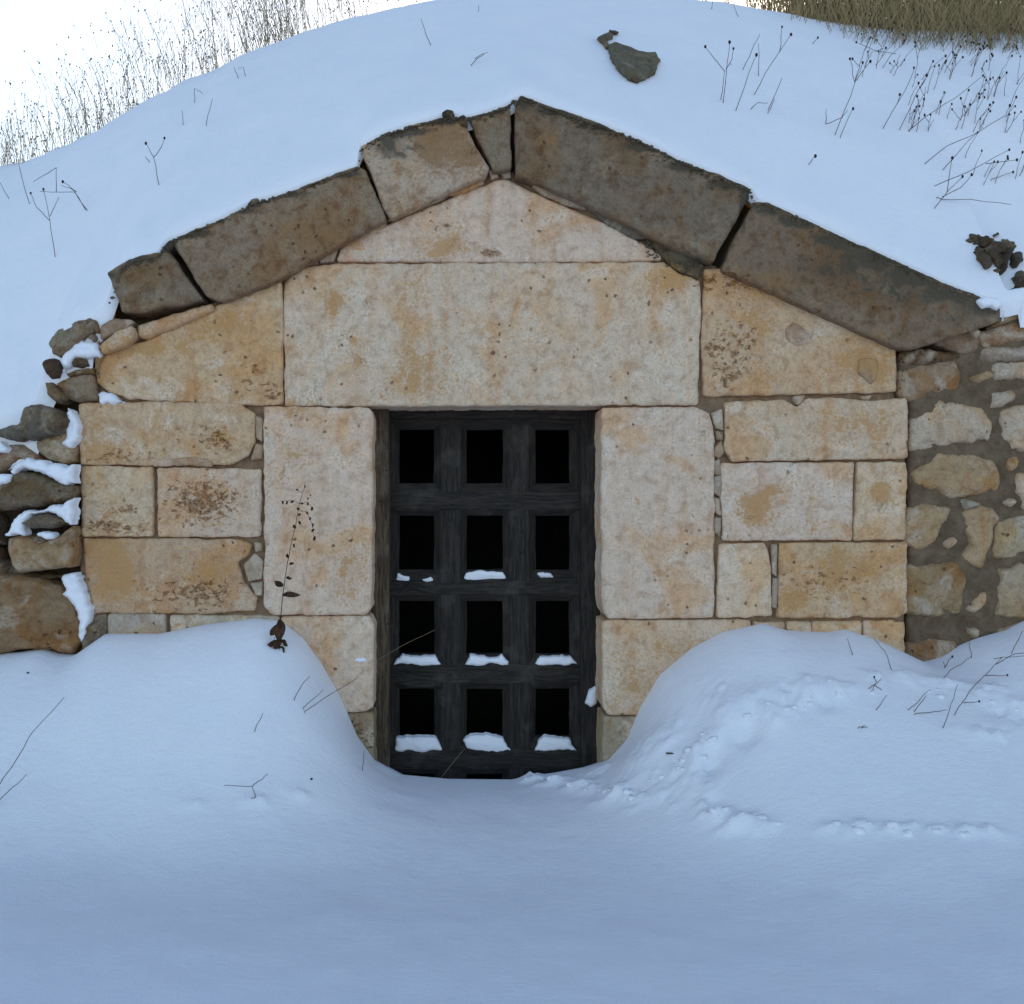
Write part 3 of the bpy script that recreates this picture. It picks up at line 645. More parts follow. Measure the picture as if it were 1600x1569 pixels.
for pl, lb in (([(615,1039),(620,1029),(628,1023),(655,1026),(680,1024),(684,1032),(688,1038),(660,1041),(640,1038)], 'snow strip on left sill of the second row from the bottom'),
               ([(727,1039),(735,1024),(760,1026),(785,1024),(795,1034),(795,1040),(765,1040),(745,1041)], 'snow strip on middle sill of the second row from the bottom'),
               ([(836,1038),(844,1025),(870,1025),(892,1024),(902,1036),(903,1040),(870,1039),(850,1041)], 'snow strip on right sill of the second row from the bottom'),
               ([(616,1173),(620,1154),(640,1151),(682,1154),(690,1172),(660,1176),(640,1173),(628,1177)], 'snow slab on left sill of the bottom row of openings'),
               ([(724,1158),(735,1150),(760,1147),(786,1152),(790,1160),(798,1173),(770,1176),(745,1174),(730,1168)], 'plump snow lump on middle sill of the bottom row of openings'),
               ([(835,1173),(842,1156),(852,1151),(890,1155),(896,1164),(903,1174),(870,1172),(850,1175)], 'snow slab on right sill of the bottom row of openings')):
    tag(slab('snow_clump', pl, YD - .004, .05, M_SNOW, step=.004, rnd=.008, bulge=.006, edge=.007, lump=.005, smooth_it=1), lb, 'snow', 'snow lying on the door sills')
tag(slab('snow_clump', [(914,1100),(920,1078),(930,1072),(934,1076),(933,1100),(924,1106)], .225, .05, M_SNOW, step=.006, rnd=.012, bulge=.01), 'pointed snow lump stuck in the corner of right door post', 'snow', 'snow stuck to the entrance')
tag(slab('snow_clump', [(552,1033),(558,1028),(570,1028),(574,1034),(562,1036)], -.012, .03, M_SNOW, step=.004, rnd=.008, bulge=.006, edge=.002), 'thumb sized snow fleck on block below left door jamb', 'snow', 'snow stuck to the entrance')
tag(slab('snow_clump', [(1528,470),(1540,462),(1562,466),(1568,478),(1560,486),(1548,480),(1536,482)], -.085, .05, M_SNOW, step=.005, rnd=.012, bulge=.008, edge=.005, lump=.008), 'ragged snow lump at the lower tip of right coping slab', 'snow', 'snow stuck to the entrance')
# icicle
ic = []; fc = []; q = P(1567, 486, -.08)
prof = [(0, .004), (.012, .0022), (.022, .003), (.032, .005), (.040, .0045), (.047, .0012)]
for dz, r_ in prof:
    ic += [(q[0] + r_ * math.cos(k), q[1] + r_ * math.sin(k), q[2] - dz) for k in np.linspace(0, 6.283, 9)[:-1]]
for i in range(len(prof) - 1):
    for j in range(8): fc.append((i * 8 + j, (i + 1) * 8 + j, (i + 1) * 8 + (j + 1) % 8, i * 8 + (j + 1) % 8))
mi = NT('ice'); mi.b.inputs['Base Color'].default_value = (.9, .94, 1, 1); mi.b.inputs['Transmission Weight'].default_value = .7; mi.b.inputs['Roughness'].default_value = .15; mi.b.inputs['IOR'].default_value = 1.31
tag(mesh_obj('icicle', ic, fc, mi.m), 'short drop shaped icicle hanging from lower tip of right coping slab', 'icicle')

# ------------------------------------------------------------------ rubble wall on the right
rw = empty('rubble_wall', P(1500, 1040, .02)); tag(rw, 'rubble stone wall in grey mortar right of the ashlar facade', 'wall')
def rb(poly, tint, y=-.01, par=rw, mat=None, **k):
    k.setdefault('bulge', .016); k.setdefault('rnd', .012); k.setdefault('lump', .016)
    return slab('stone', poly, y + .02, .22, mat or M_RUB, par, jit(tint, .08), step=.009, edge=.008, rough=.007, smooth_it=1, grow=k.pop('grow', .008), **k)
RT, RL, RD = (.52, .35, .20), (.62, .48, .345), (.36, .24, .15)
for poly, t in [([(1404,583),(1440,572),(1488,566),(1499,590),(1494,608),(1460,616),(1430,628),(1406,620)], RD), ([(1422,656),(1450,640),(1472,626),(1500,632),(1536,640),(1549,660),(1546,688),(1510,694),(1470,698),(1424,702)], RL),
    ([(1425,742),(1448,722),(1462,711),(1520,712),(1552,722),(1563,745),(1558,764),(1520,770),(1490,779),(1462,766),(1438,756)], RT), ([(1417,796),(1440,788),(1466,790),(1484,796),(1472,818),(1456,852),(1436,856),(1416,852)], RT),
    ([(1504,802),(1530,790),(1552,797),(1560,810),(1550,830),(1547,856),(1532,884),(1506,876),(1502,868),(1516,852),(1512,826)], RT), ([(1558,816),(1600,806),(1660,812),(1664,860),(1600,868),(1552,872),(1552,846)], (.52,.41,.27)),
    ([(1416,886),(1450,884),(1496,878),(1508,902),(1502,930),(1500,956),(1460,962),(1418,958)], (.38,.26,.145)), ([(1562,892),(1592,884),(1650,890),(1652,962),(1600,966),(1556,960),(1562,930)], (.48,.34,.20)),
    ([(1562,646),(1590,633),(1640,640),(1648,690),(1610,704),(1578,702),(1566,676)], RL), ([(1548,614),(1582,612),(1584,624),(1566,634),(1548,638)], RL),
    ([(1550,572),(1600,566),(1650,572),(1650,592),(1600,592),(1556,590)], RL), ([(1516,590),(1545,580),(1550,588),(1530,600)], RT), ([(1418,1008),(1460,1000),(1490,1002),(1498,1016),(1480,1050),(1420,1060)], RD),
    ([(1592,742),(1640,738),(1650,790),(1600,792),(1590,768)], RL), ([(1512,953),(1526,934),(1540,922),(1545,926),(1534,944),(1520,956)], RL), ([(1474,850),(1490,842),(1494,846),(1484,860)], RL),
    ([(1536,546),(1600,542),(1660,546),(1660,562),(1590,566),(1534,562)], (.34,.27,.2)), ([(1466,524),(1486,516),(1524,518),(1530,530),(1524,546),(1500,552),(1480,542),(1462,536)], (.30,.20,.13)),
    ([(1532,520),(1570,508),(1610,498),(1650,500),(1650,534),(1600,532),(1560,540),(1534,542)], (.34,.20,.11)), ([(1545,514),(1566,490),(1600,470),(1650,468),(1650,492),(1600,498),(1570,504)], (.36,.24,.13)),
    ([(1514,516),(1526,514),(1531,521),(1524,527),(1516,523)], RL), ([(1408,552),(1440,548),(1500,556),(1490,562),(1440,566),(1410,570)], (.17,.125,.09)), ([(1500,782),(1530,786),(1534,790),(1510,794)], (.5,.45,.38)),
    ([(1568,786),(1582,780),(1590,786),(1578,792)], RL), ([(1510,980),(1528,986),(1526,996),(1512,990)], RL), ([(1560,985),(1600,975),(1650,980),(1650,1030),(1570,1030)], RT),
    ([(1575,720),(1588,715),(1590,730),(1578,734)], RT)]:
    rb(poly, t)
for i in range(26):      # the wall goes on beyond the frame
    a = 1680 + (i % 4) * 46 + random.uniform(-6, 6); b = 540 + (i // 4) * 72 + random.uniform(-8, 8); n = 8
    rb([(a + random.uniform(17, 24) * math.cos(k * 6.283 / n), b + random.uniform(24, 33) * math.sin(k * 6.283 / n)) for k in range(n)], random.choice([RT, RL, RD]))
slab('mortar', [(1403,560),(1440,555),(1500,548),(1560,505),(1640,480),(1860,500),(1860,1240),(1419,1240),(1419,625),(1403,618)], .028, .2, M_CEM, rw, step=.014, rnd=.006, lump=.028, rough=.008, edge=.002, smooth_it=0)

# ------------------------------------------------------------------ dry stacked stones on the left
lw = empty('dry_stone_wall', P(60, 1020, .0)); tag(lw, 'tumbled dry stone wall with snow in its gaps, left of the facade', 'wall')
for poly, t, y in [([(76,534),(88,514),(108,502),(140,497),(156,500),(154,516),(136,530),(118,546),(98,562),(82,556)], (.27,.21,.145), -.06), ([(146,540),(158,528),(160,560),(152,598),(148,580)], (.34,.25,.16), -.04), ([(104,586),(124,576),(148,574),(148,584),(122,590)], (.30,.22,.15), -.045), ([(140,506),(158,500),(160,524),(146,530)], (.36,.25,.16), -.045), ([(70,596),(84,596),(92,606),(102,622),(90,632),(76,620)], (.28,.21,.14), -.05), ([(66,566),(76,560),(92,562),(96,576),(92,590),(78,592),(70,582)], (.13,.09,.065), -.07),
    ([(86,600),(104,592),(130,582),(148,585),(150,606),(150,624),(122,627),(100,622)], (.36,.27,.18), -.03), ([(108,568),(118,558),(134,560),(140,572),(128,574),(112,574)], (.20,.15,.11), -.05), ([(138,558),(146,554),(150,562),(144,568)], (.2,.15,.11), -.05), ([(138,528),(146,522),(152,528),(148,534)], (.34,.27,.2), -.05),
    ([(-40,668),(0,672),(28,660),(40,636),(62,630),(84,642),(104,656),(98,676),(60,686),(24,690),(-10,680),(-40,684)], (.185,.16,.12), -.10), ([(52,690),(80,676),(112,672),(120,690),(121,722),(100,728),(74,720),(60,706)], (.40,.29,.18), -.03),
    ([(-40,700),(0,690),(40,692),(58,704),(66,722),(30,722),(8,740),(-40,745)], (.30,.20,.125), -.04), ([(-40,764),(0,752),(28,736),(56,738),(88,752),(116,762),(112,778),(84,788),(40,792),(0,796),(-40,800)], (.20,.15,.10), -.10),
    ([(30,818),(52,808),(72,804),(100,812),(112,820),(84,824),(48,826)], (.24,.21,.17), -.12), ([(10,842),(30,836),(80,842),(116,840),(117,862),(112,886),(70,890),(30,896),(16,880)], (.42,.28,.16), -.08), ([(50,838),(60,836),(74,842),(70,852),(56,852)], (.33,.29,.23), -.10),
    ([(76,842),(96,836),(112,822),(117,830),(112,848),(92,858),(78,852)], (.40,.31,.21), -.095),
    ([(-60,904),(0,896),(60,904),(92,918),(112,940),(124,975),(128,1000),(112,1022),(80,1016),(30,1016),(-60,1040)], (.32,.205,.12), -.07),
    ([(-50,862),(0,856),(8,880),(60,898),(104,896),(106,904),(60,908),(0,902),(-50,904)], (.13,.09,.06), -.01), ([(-50,812),(0,806),(10,826),(10,852),(-50,858)], (.12,.09,.065), .0),
    ([(126,1010),(134,968),(162,962),(164,990),(150,1006),(136,1040)], (.22,.17,.12), -.03)]:
    rb(poly, t, y=y, par=lw, grow=.002, mat=M_DARKR if t[0] < .3 else M_RUB, bulge=.032, rnd=.022, lump=.028)
for i in range(26):
    a = -60 - (i % 4) * 50 + random.uniform(-8, 8); b = 720 + (i // 4) * 58 + random.uniform(-8, 8); n = 8
    rb([(a + random.uniform(24, 32) * math.cos(k * 6.283 / n), b + random.uniform(22, 30) * math.sin(k * 6.283 / n)) for k in range(n)], random.choice([RT, GREYB, RD]), y=-.05, par=lw, mat=M_DARKR, bulge=.04, rnd=.03)
for pl, y, lb in [([(100,548),(112,534),(128,528),(136,534),(150,536),(156,548),(154,560),(148,556),(136,558),(118,560),(110,578),(96,584),(94,568)], -.055, 'snow pocket between small stones beside upper left ashlar block'),
    ([(96,676),(106,652),(104,636),(116,648),(122,672),(120,690),(112,700),(98,692)], -.05, 'snow tongue right of grey stone, beside the left facade edge'),
    ([(14,736),(26,722),(44,714),(60,718),(76,726),(116,725),(118,756),(104,758),(84,750),(58,736),(36,732),(22,742)], -.10, 'snow cap on the long brown stone midway up dry wall'),
    ([(8,836),(20,818),(44,796),(70,793),(94,786),(116,778),(115,800),(110,818),(94,808),(72,802),(50,806),(34,818),(36,834),(18,838)], -.11, 'snow wrapped over the thin curved slab on dry wall'),
    ([(56,836),(66,829),(78,832),(82,840),(70,840)], -.13, 'small snow dab under the thin curved slab'),
    ([(84,926),(96,920),(100,904),(118,894),(126,900),(128,928),(138,952),(140,968),(132,992),(124,1002),(122,976),(112,946),(100,934)], -.045, 'snow streak between big brown boulder and lower facade corner'),
    ([(-30,744),(0,742),(14,742),(16,752),(0,758),(-30,766)], -.13, 'small snow patch at left frame edge on long brown stone'),
    ([(-30,696),(0,690),(10,700),(6,706),(-30,712)], -.10, 'small snow patch at left frame edge under grey stone'),
    ([(150,616),(160,612),(180,622),(196,630),(176,630),(158,628)], -.012, 'thin snow sliver in the joint under upper left ashlar block')]:
    tag(slab('snow_patch', pl, y, .08, M_SNOW, step=.006, rnd=.010, bulge=.002, edge=.014, lump=.018, smooth_it=1), lb, 'snow', 'snow lodged in the dry stone wall')

# ------------------------------------------------------------------ rocks sticking out of the mound
def rock_on_mound(pls, name, label, tint, proud=.012):
    root = None
    allp = np.array(sum(pls, [])); cpx, cpy = allp.mean(0); q = hitm(cpx, cpy)
    ds = (zm(np.array([q[0]]), np.array([q[1] + .05]))[0] - zm(np.array([q[0]]), np.array([q[1] - .05]))[0]) / .1
    root = empty(name, q); tag(root, label, 'rock')
    for pl in pls:
        # outline laid onto the slope
        SEED[0] += 1; wp = []
        for a, b in pl: h = hitm(a, b); wp.append((h[0], h[2]))
        def surf(x, z, yc=q[1]):
            lo = np.full(len(x), YS + .05); hi = np.full(len(x), YC + .5)
            for _ in range(26):
                md = (lo + hi) / 2; up = zm(x, md) < z; lo = np.where(up, md, lo); hi = np.where(up, hi, md)
            return (lo + hi) / 2 - proud
        slab('stone', wp, q[1], .14, M_COPE, root, jit(tint, .1), step=.008, rnd=.010, bulge=.008, edge=.012, lump=.030, rough=.006, smooth_it=1, world=True, surf=surf)
    return root
rock_on_mound([[(948,76),(960,70),(975,74),(990,80),(1005,84),(1020,86),(1032,98),(1024,112),(1012,124),(996,131),(980,126),(966,112),(956,96)], [(932,62),(946,56),(960,50),(958,60),(952,68),(956,76),(946,78),(936,70)], [(1010,108),(1022,106),(1024,114),(1014,124),(1008,120)]],
              'rock', 'dark jagged rock showing through the snow above gable apex', (.15, .13, .09), proud=.035)
for pl, lb in [([[(1524,372),(1536,368),(1542,380),(1538,392),(1528,386)]], 'small dark stone nearest the snow slab edge above right coping'),
               ([[(1536,388),(1552,376),(1566,380),(1570,392),(1560,402),(1576,400),(1572,412),(1556,418),(1544,406)]], 'clustered dark stones in the snow above the right coping end'),
               ([[(1564,396),(1574,386),(1580,392),(1576,406),(1568,420),(1562,430),(1558,418)]], 'reddish stone on the right of the dark cluster above coping end'),
               ([[(1584,432),(1592,424),(1612,430),(1610,446),(1592,452),(1584,444)]], 'dark stone at right frame edge above the rubble wall'),
               ([[(1526,392),(1540,400),(1548,416),(1538,420),(1528,408)]], 'dark stone under the snow slab edge, lower left of the cluster'),
               ([[(1578,400),(1590,396),(1594,410),(1582,418)]], 'dark stone right of the reddish one above coping end'),
               ([[(1548,366),(1556,362),(1562,368),(1552,372)]], 'tiny stone above the dark cluster near coping end')]:
    rock_on_mound(pl, 'rock', lb, (.10, .075, .055), proud=.03)

K0 = 6.3 / FP; sp = []; rq = np.random.default_rng(31)
for (ca, cb, ra, rb_, n) in ((1546, 392, 26, 24, 150), (1562, 410, 10, 22, 60), (1594, 438, 12, 14, 50), (1522, 374, 12, 10, 24), (1575, 385, 12, 14, 40)):
    for i in range(n):
        q1, q2 = rq.uniform(0, 6.283), rq.random() ** .6; a, b = ca + ra * .75 * q2 * math.cos(q1), cb + rb_ * .75 * q2 * math.sin(q1); h = hitm(a, b); sp.append((a, b, rq.uniform(1.2, 4.6), h[1] - .006))
o = chips('gravel', sp, M_COPE, None); o['label'] = 'dark stone crumbs and twigs melting out of the snow around the exposed rocks'; o['category'] = 'gravel'
# ------------------------------------------------------------------ plants
def tubes(paths, sides=4):
    V = []; F = []
    for pts, r0, r1 in paths:
        pts = np.asarray(pts, float); n = len(pts); b = len(V)
        for i in range(n):
            t = pts[min(i + 1, n - 1)] - pts[max(i - 1, 0)]; t = t / (np.linalg.norm(t) + 1e-9)
            u = np.cross(t, (0, 1, 0)); u = u / (np.linalg.norm(u) + 1e-9); v = np.cross(t, u); r_ = r0 + (r1 - r0) * i / (n - 1)
            for k in range(sides):
                a = 6.2832 * k / sides; V.append(pts[i] + (u * math.cos(a) + v * math.sin(a)) * r_)
        for i in range(n - 1):
            for k in range(sides):
                j = (k + 1) % sides; F.append((b + i * sides + k, b + i * sides + j, b + (i + 1) * sides + j, b + (i + 1) * sides + k))
    return V, F
def head_mesh(c, r, tall=1.3):
    V = []; F = []; c = np.asarray(c); rows = [(-1, .25), (-.5, .9), (.2, 1.0), (.75, .75), (1, .2)]
    for h, w_ in rows: V += [c + [w_ * r * math.cos(k), w_ * r * math.sin(k), h * r * tall] for k in np.linspace(0, 6.283, 7)[:-1]]
    for i in range(4):
        for j in range(6): F.append((i * 6 + j, i * 6 + (j + 1) % 6, (i + 1) * 6 + (j + 1) % 6, (i + 1) * 6 + j))
    F.append(tuple(range(6))[::-1]); F.append(tuple(24 + k for k in range(6)))
    return V, F
def wpath(pl, y, lean=0.0, jitter=.006):
    out = []
    for i, (a, b) in enumerate(pl):
        yy = y + lean * i; out.append(P(a, b, yy))
    # subdivide with slight curvature
    res = [out[0]]
    for a, b in zip(out[:-1], out[1:]):
        for k in (1, 2, 3):
            t = k / 3; q = a + (b - a) * t
            if k < 3: q = q + np.array([random.uniform(-1, 1), random.uniform(-1, 1), random.uniform(-1, 1)]) * jitter * .5
            res.append(q)
    return res
def weed(stems, heads, label, group=None, where=hitm, name='dry_weed', r=.0019, hr=.0062, mat=None, cat='weed'):
    q = where(*stems[0][0]); y = q[1]
    root = empty(name, q); tag(root, label, cat, group)
    for i, s in enumerate(stems):
        p = wpath(s, y - .01, random.uniform(-.02, .01))
        if i == 0: p = [p[0] + np.array([0, .02, -.03])] + p
        V, F = tubes([(p, r, r * .6)]); mesh_obj('stem' if i == 0 else 'branch', V, F, mat or M_STEM, root, loc=q)
        if i in heads or heads == 'all':
            V, F = head_mesh(p[-1], hr * random.uniform(.8, 1.15)); mesh_obj('seed_head', V, F, M_HEAD, root, loc=q)
    return root
W = [
 ([[(86,400),(78,345),(68,296)],[(78,345),(58,325),(48,302)],[(78,338),(92,308)]], {0,1}, 'tall forked dry weed with two dark heads on left snow slope'),
 ([[(136,328),(116,298),(96,290)],[(120,300),(98,284)],[(134,328),(116,300),(62,299)],[(88,300),(88,262)],[(88,262),(52,284)]], {1}, 'tangled bent dry weed behind the tall forked one on left slope'),
 ([[(248,288),(240,246),(228,224)],[(240,246),(252,230),(257,216)],[(234,254),(227,245)]], {0,1}, 'lone Y shaped dry weed on the upper left snow slope'),
 ([[(1130,160),(1135,112),(1140,66)],[(1133,112),(1115,90),(1102,73)],[(1134,108),(1144,92),(1146,76)],[(1126,156),(1132,112)]], {0,1,2}, 'dry weed with four dark heads right of the exposed rock'),
 ([[(1179,147),(1205,100),(1236,54)],[(1218,82),(1222,42)]], {0,1}, 'tall bent dry weed with two heads near top right crest'),
 ([[(1150,172),(1168,120),(1182,86)]], {0}, 'straight dry stem with one head left of the tall bent weed'),
 ([[(1161,108),(1175,78),(1187,54)]], set(), 'short slanting stem between the two tall weeds'),
 ([[(1185,118),(1185,68)]], set(), 'upright thin brown straw beside the tall bent weed'),
 ([[(1142,100),(1151,152)],[(1119,152),(1095,124)]], {1}, 'short low stem with one head left of the four headed weed'),
 ([[(1200,176),(1208,160),(1210,154)],[(1200,172),(1222,122)],[(1172,172),(1185,160),(1200,161)]], set(), 'small broken twig cluster lying below the tall bent weed'),
 ([[(1305,210),(1325,160),(1335,132),(1348,98)],[(1336,130),(1328,92)],[(1336,128),(1344,104),(1332,92)],[(1338,126),(1360,96)],[(1290,194),(1316,184),(1324,172)],[(1290,194),(1291,170)]], {0,1,2,3}, 'branching weed with four heads in middle of right slope'),
 ([[(1313,214),(1333,170)]], {0}, 'short stem with one head under the branching weed'),
 ([[(1380,200),(1400,165),(1420,130),(1428,106)],[(1400,165),(1406,148)]], {0,1}, 'long leaning dark weed left of the dense right tangle'),
 ([[(1406,202),(1430,150),(1450,116),(1458,96)],[(1440,134),(1448,118)]], {0,1}, 'long leaning weed with paired heads within right tangle'),
 ([[(1420,204),(1450,180),(1490,155),(1536,118)],[(1425,200),(1436,154)]], {0}, 'long low arching weed sweeping right across the tangle'),
 ([[(1446,255),(1480,228),(1530,206),(1572,180),(1578,165)],[(1466,274),(1500,235),(1536,198)]], {0}, 'longest arching weed above the snow slab edge on right'),
 ([[(1461,324),(1480,300),(1504,276)],[(1480,300),(1488,247)],[(1472,308),(1500,294),(1518,273)],[(1460,291),(1510,270),(1577,234)],[(1540,256),(1589,250)]], {0,1,2,3,4}, 'sprawling weed with five heads at the edge of snow slab'),
 ([[(1549,280),(1583,269)]], {0}, 'short weed with one head low at right frame edge'),
 ([[(1464,308),(1475,312),(1520,312),(1580,320)]], set(), 'long pale straw lying at the snow slab edge'),
 ([[(1264,256),(1274,244)]], {0}, 'tiny headed stem alone on lower right slope'),
 ([[(1270,68),(1278,59)]], {0}, 'tiny headed stem just under the right crest'),
 ([[(1400,84),(1370,80),(1338,66)],[(1362,82),(1380,76)]], {0}, 'weed bent flat to the left under the olive grass'),
 ([[(286,195),(284,172)]], set(), 'short upright straw high on left slope'), ([[(304,160),(304,138),(317,147)]], set(), 'bent straw hook near the left crest'),
 ([[(322,196),(332,154)]], set(), 'thin slanting straw left of the gable snow'), ([[(372,122),(366,105)],[(385,128),(380,104),(372,108)]], set(), 'pair of crossing straws on left crest'),
 ([[(673,70),(664,48),(658,30)]], set(), 'thin lone straw above the gable apex on left'), ([[(736,102),(748,90),(762,82)],[(742,92),(756,84)]], set(), 'small twig lying in snow above gable apex'),
 ([[(747,18),(748,8)]], set(), 'tiny straw near the crest above the apex'), ([[(1112,14),(1114,2)]], set(), 'tiny straw at the top of the central crest'), ([[(1154,26),(1146,8)]], set(), 'short straw at the crest right of centre'),
 ([[(14,310),(0,285)]], set(), 'short straw at left frame edge on the slope'), ([[(46,318),(32,268),(26,240)]], set(), 'long straw below the left crest at frame edge'),
]
GW = 'dry weeds poking through snow on the mound'
for s, h, lb in W: weed(s, h, lb, GW)
# dense patch of headed stems on the right of the mound
rg = np.random.default_rng(21)
for i in range(95):
    a = rg.uniform(1340, 1600); b = rg.uniform(70, 210) if a > 1400 else rg.uniform(65, 120)
    if i > 78: a, b = rg.uniform(1500, 1600), rg.uniform(180, 300)
    L = rg.uniform(18, 62) * (.7 if b < 100 else 1); dx = rg.uniform(.05, .75) * L; dy = L * rg.uniform(.7, 1)
    sts = [[(a, b), (a + dx * .4, b - dy * .5), (a + dx, b - dy)]]; hd = {0} if rg.random() < .75 else set()
    if rg.random() < .45: sts.append([(a + dx * .4, b - dy * .5), (a + dx * .4 + rg.uniform(-14, 14), b - dy * rg.uniform(.8, 1.1))]); hd = hd | {1}
    size = 'short' if L < 32 else 'long' if L > 48 else 'medium'; kind = {(0, 1): 'headless', (1, 1): 'single headed', (1, 2): 'forked', (2, 2): 'two headed', (0, 2): 'bare forked'}[(len(hd), len(sts))]
    zone = ('at the right edge' if a > 1550 else 'left of tangle' if a < 1410 else 'in mid tangle' if a < 1480 else 'right of tangle'); alt = 'below olive grass' if b < 110 else 'low on slope' if b > 180 else 'halfway down slope' if b > 145 else 'high on slope'
    lean_ = 'upright' if dx < .3 * L else 'leaning'
    weed(sts, hd, f'{size} {lean_} {kind} thin weed {zone}, {alt}', 'thin weeds of the right slope tangle', r=.0016, hr=.0055)
# foreground twigs
GF = 'twigs poking out of the foreground snow'
for s, h, lb in [
 ([[(-6,1236),(30,1180),(50,1145),(100,1090)]], set(), 'long straw leaning right at the left frame edge'), ([[(-8,1258),(20,1230),(42,1210)]], set(), 'short straw below the long one at left frame edge'),
 ([[(400,1248),(394,1229),(350,1227)],[(394,1229),(405,1220),(419,1209)],[(400,1247),(392,1248)]], set(), 'three armed twig in the snow left of the door'),
 ([[(460,1092),(472,1070),(484,1057)]], set(), 'small dark twig on left bank near the door'), ([[(476,1112),(505,1092),(560,1058)]], set(), 'straw leaning across the left bank towards the door'),
 ([[(474,1106),(505,1078)]], set(), 'fine straw beside the leaning one on left bank'),
 ([[(398,1141),(411,1114)]], set(), 'single pale straw on the middle of left bank'), ([[(566,1203),(569,1172)]], set(), 'short dark stem right beside the door post'),
 ([[(1358,1076),(1372,1066),(1378,1060)],[(1366,1070),(1378,1078)],[(1370,1066),(1366,1058)],[(1368,1068),(1362,1080)]], {2}, 'small dark broken twig with a bud on right bank'),
 ([[(1393,1047),(1382,1017),(1366,999)]], set(), 'thin stem at the top of right bank near the ashlar corner'), ([[(1370,1108),(1386,1086)]], set(), 'short straw on right bank below broken twig'),
 ([[(1420,1108),(1440,1090),(1450,1081)],[(1428,1113),(1448,1086)]], set(), 'two crossed straws in middle of right bank'),
 ([[(1430,1115),(1460,1112),(1480,1109)]], set(), 'horizontal straw lying on right bank'),
 ([[(1492,1116),(1515,1080),(1545,1050),(1566,1027),(1600,1025)],[(1566,1027),(1552,1029)],[(1540,1056),(1574,1055)],[(1505,1098),(1530,1096)],[(1556,1038),(1585,1022),(1640,1018)],[(1580,1022),(1598,985)]], {2,3}, 'long branching twig on right bank reaching the frame edge'),
 ([[(1470,1064),(1484,1048),(1508,1033),(1518,1026)],[(1476,1044),(1488,1026)],[(1476,1044),(1474,1034)],[(1518,1028),(1514,1000)]], {1}, 'small forked stem with dark buds on far right bank'),
 ([[(1474,1136),(1486,1100),(1496,1070)]], set(), 'pale straw in front of the long branching twig'),
 ([[(1332,1022),(1324,998)]], set(), 'fine pale straw on the crest of right bank'), ([[(1342,1136),(1352,1134)],[(1346,1138),(1356,1136)]], set(), 'scrap of twig lying flat on right bank')]:
    weed(s, h, lb, GF, where=hitg, name='twig', r=.0017, hr=.0045, mat=M_STEM, cat='twig')
for s, y, lb in [([(582,1036),(630,1008),(680,984)], .10, 'golden straw slanting across the lower door'), ([(686,1220),(705,1195),(726,1170)], .12, 'golden straw in front of the bottom rail')]:
    p = wpath(s, y, .01, .002); V, F = tubes([(p, .0009, .0006)])
    tag(mesh_obj('straw', V, F, M_STRAW, loc=p[0]), lb, 'straw')
for a, b, lb in [(487, 1218, 'black seed dot on the snow left of door'), (44, 1052, 'dark crumb on the snow under the big boulder')]:
    q = hitg(a, b); V, F = head_mesh(q + [0, -.004, .003], .005, .8); tag(mesh_obj('seed', V, F, M_HEAD, loc=q), lb, 'seed')
q = hitg(1047, 1180); V, F = tubes([([q + [-.02, -.02, .012], q + [0, -.03, .014], q + [.02, -.03, .006]], .004, .003)])
tag(mesh_obj('twig', V, F, M_STEM, loc=q), 'grey stick stub sunk in the trodden right bank', 'twig')

# withered climbing weed in front of the left jamb
vy = float(hitg(437, 1008)[1]) - .01; root = empty('withered_weed', P(436, 1010, vy)); tag(root, 'tall withered weed with shrivelled leaves in front of left door jamb', 'weed')
main = [(436,1015),(437,985),(440,950),(444,915),(449,880),(456,845),(463,815),(468,785),(475,765),(477,752)]
side = [[(469,787),(458,782),(438,783)], [(470,788),(480,785),(489,795)], [(468,798),(480,800),(488,820),(491,840)], [(472,770),(466,766)], [(438,965),(428,1000),(432,1020)]]
for i, s in enumerate([main] + side):
    p = wpath(s, vy, -.002, .002); V, F = tubes([(p, .0022 if i == 0 else .0011, .0009)], 5); mesh_obj('stem' if i == 0 else 'branch', V, F, M_LEAFD, root, loc=p[0])
def leaf(c, ang, L, wd):
    ca, sa = math.cos(ang), math.sin(ang); V = []; n = 6
    for i in range(n + 1):
        t = i / n; ww = wd * math.sin(math.pi * min(t * .95 + .05, 1)) ** .8; cur = .35 * L * t * t; 
        for s in (-1, 0, 1):
            lx = t * L; lz = s * ww - cur * .6; V.append((c[0] + lx * ca - lz * sa, c[1] - .006 * abs(s) + .01 * math.sin(t * 7), c[2] + lx * sa + lz * ca))
    F = []
    for i in range(n):
        for k in (0, 1): F.append((i * 3 + k, i * 3 + k + 1, (i + 1) * 3 + k + 1, (i + 1) * 3 + k))
    nv = len(V); V += [(a, b + .0015, c_) for a, b, c_ in V]; F += [tuple(nv + k for k in f[::-1]) for f in F]
    return V, F
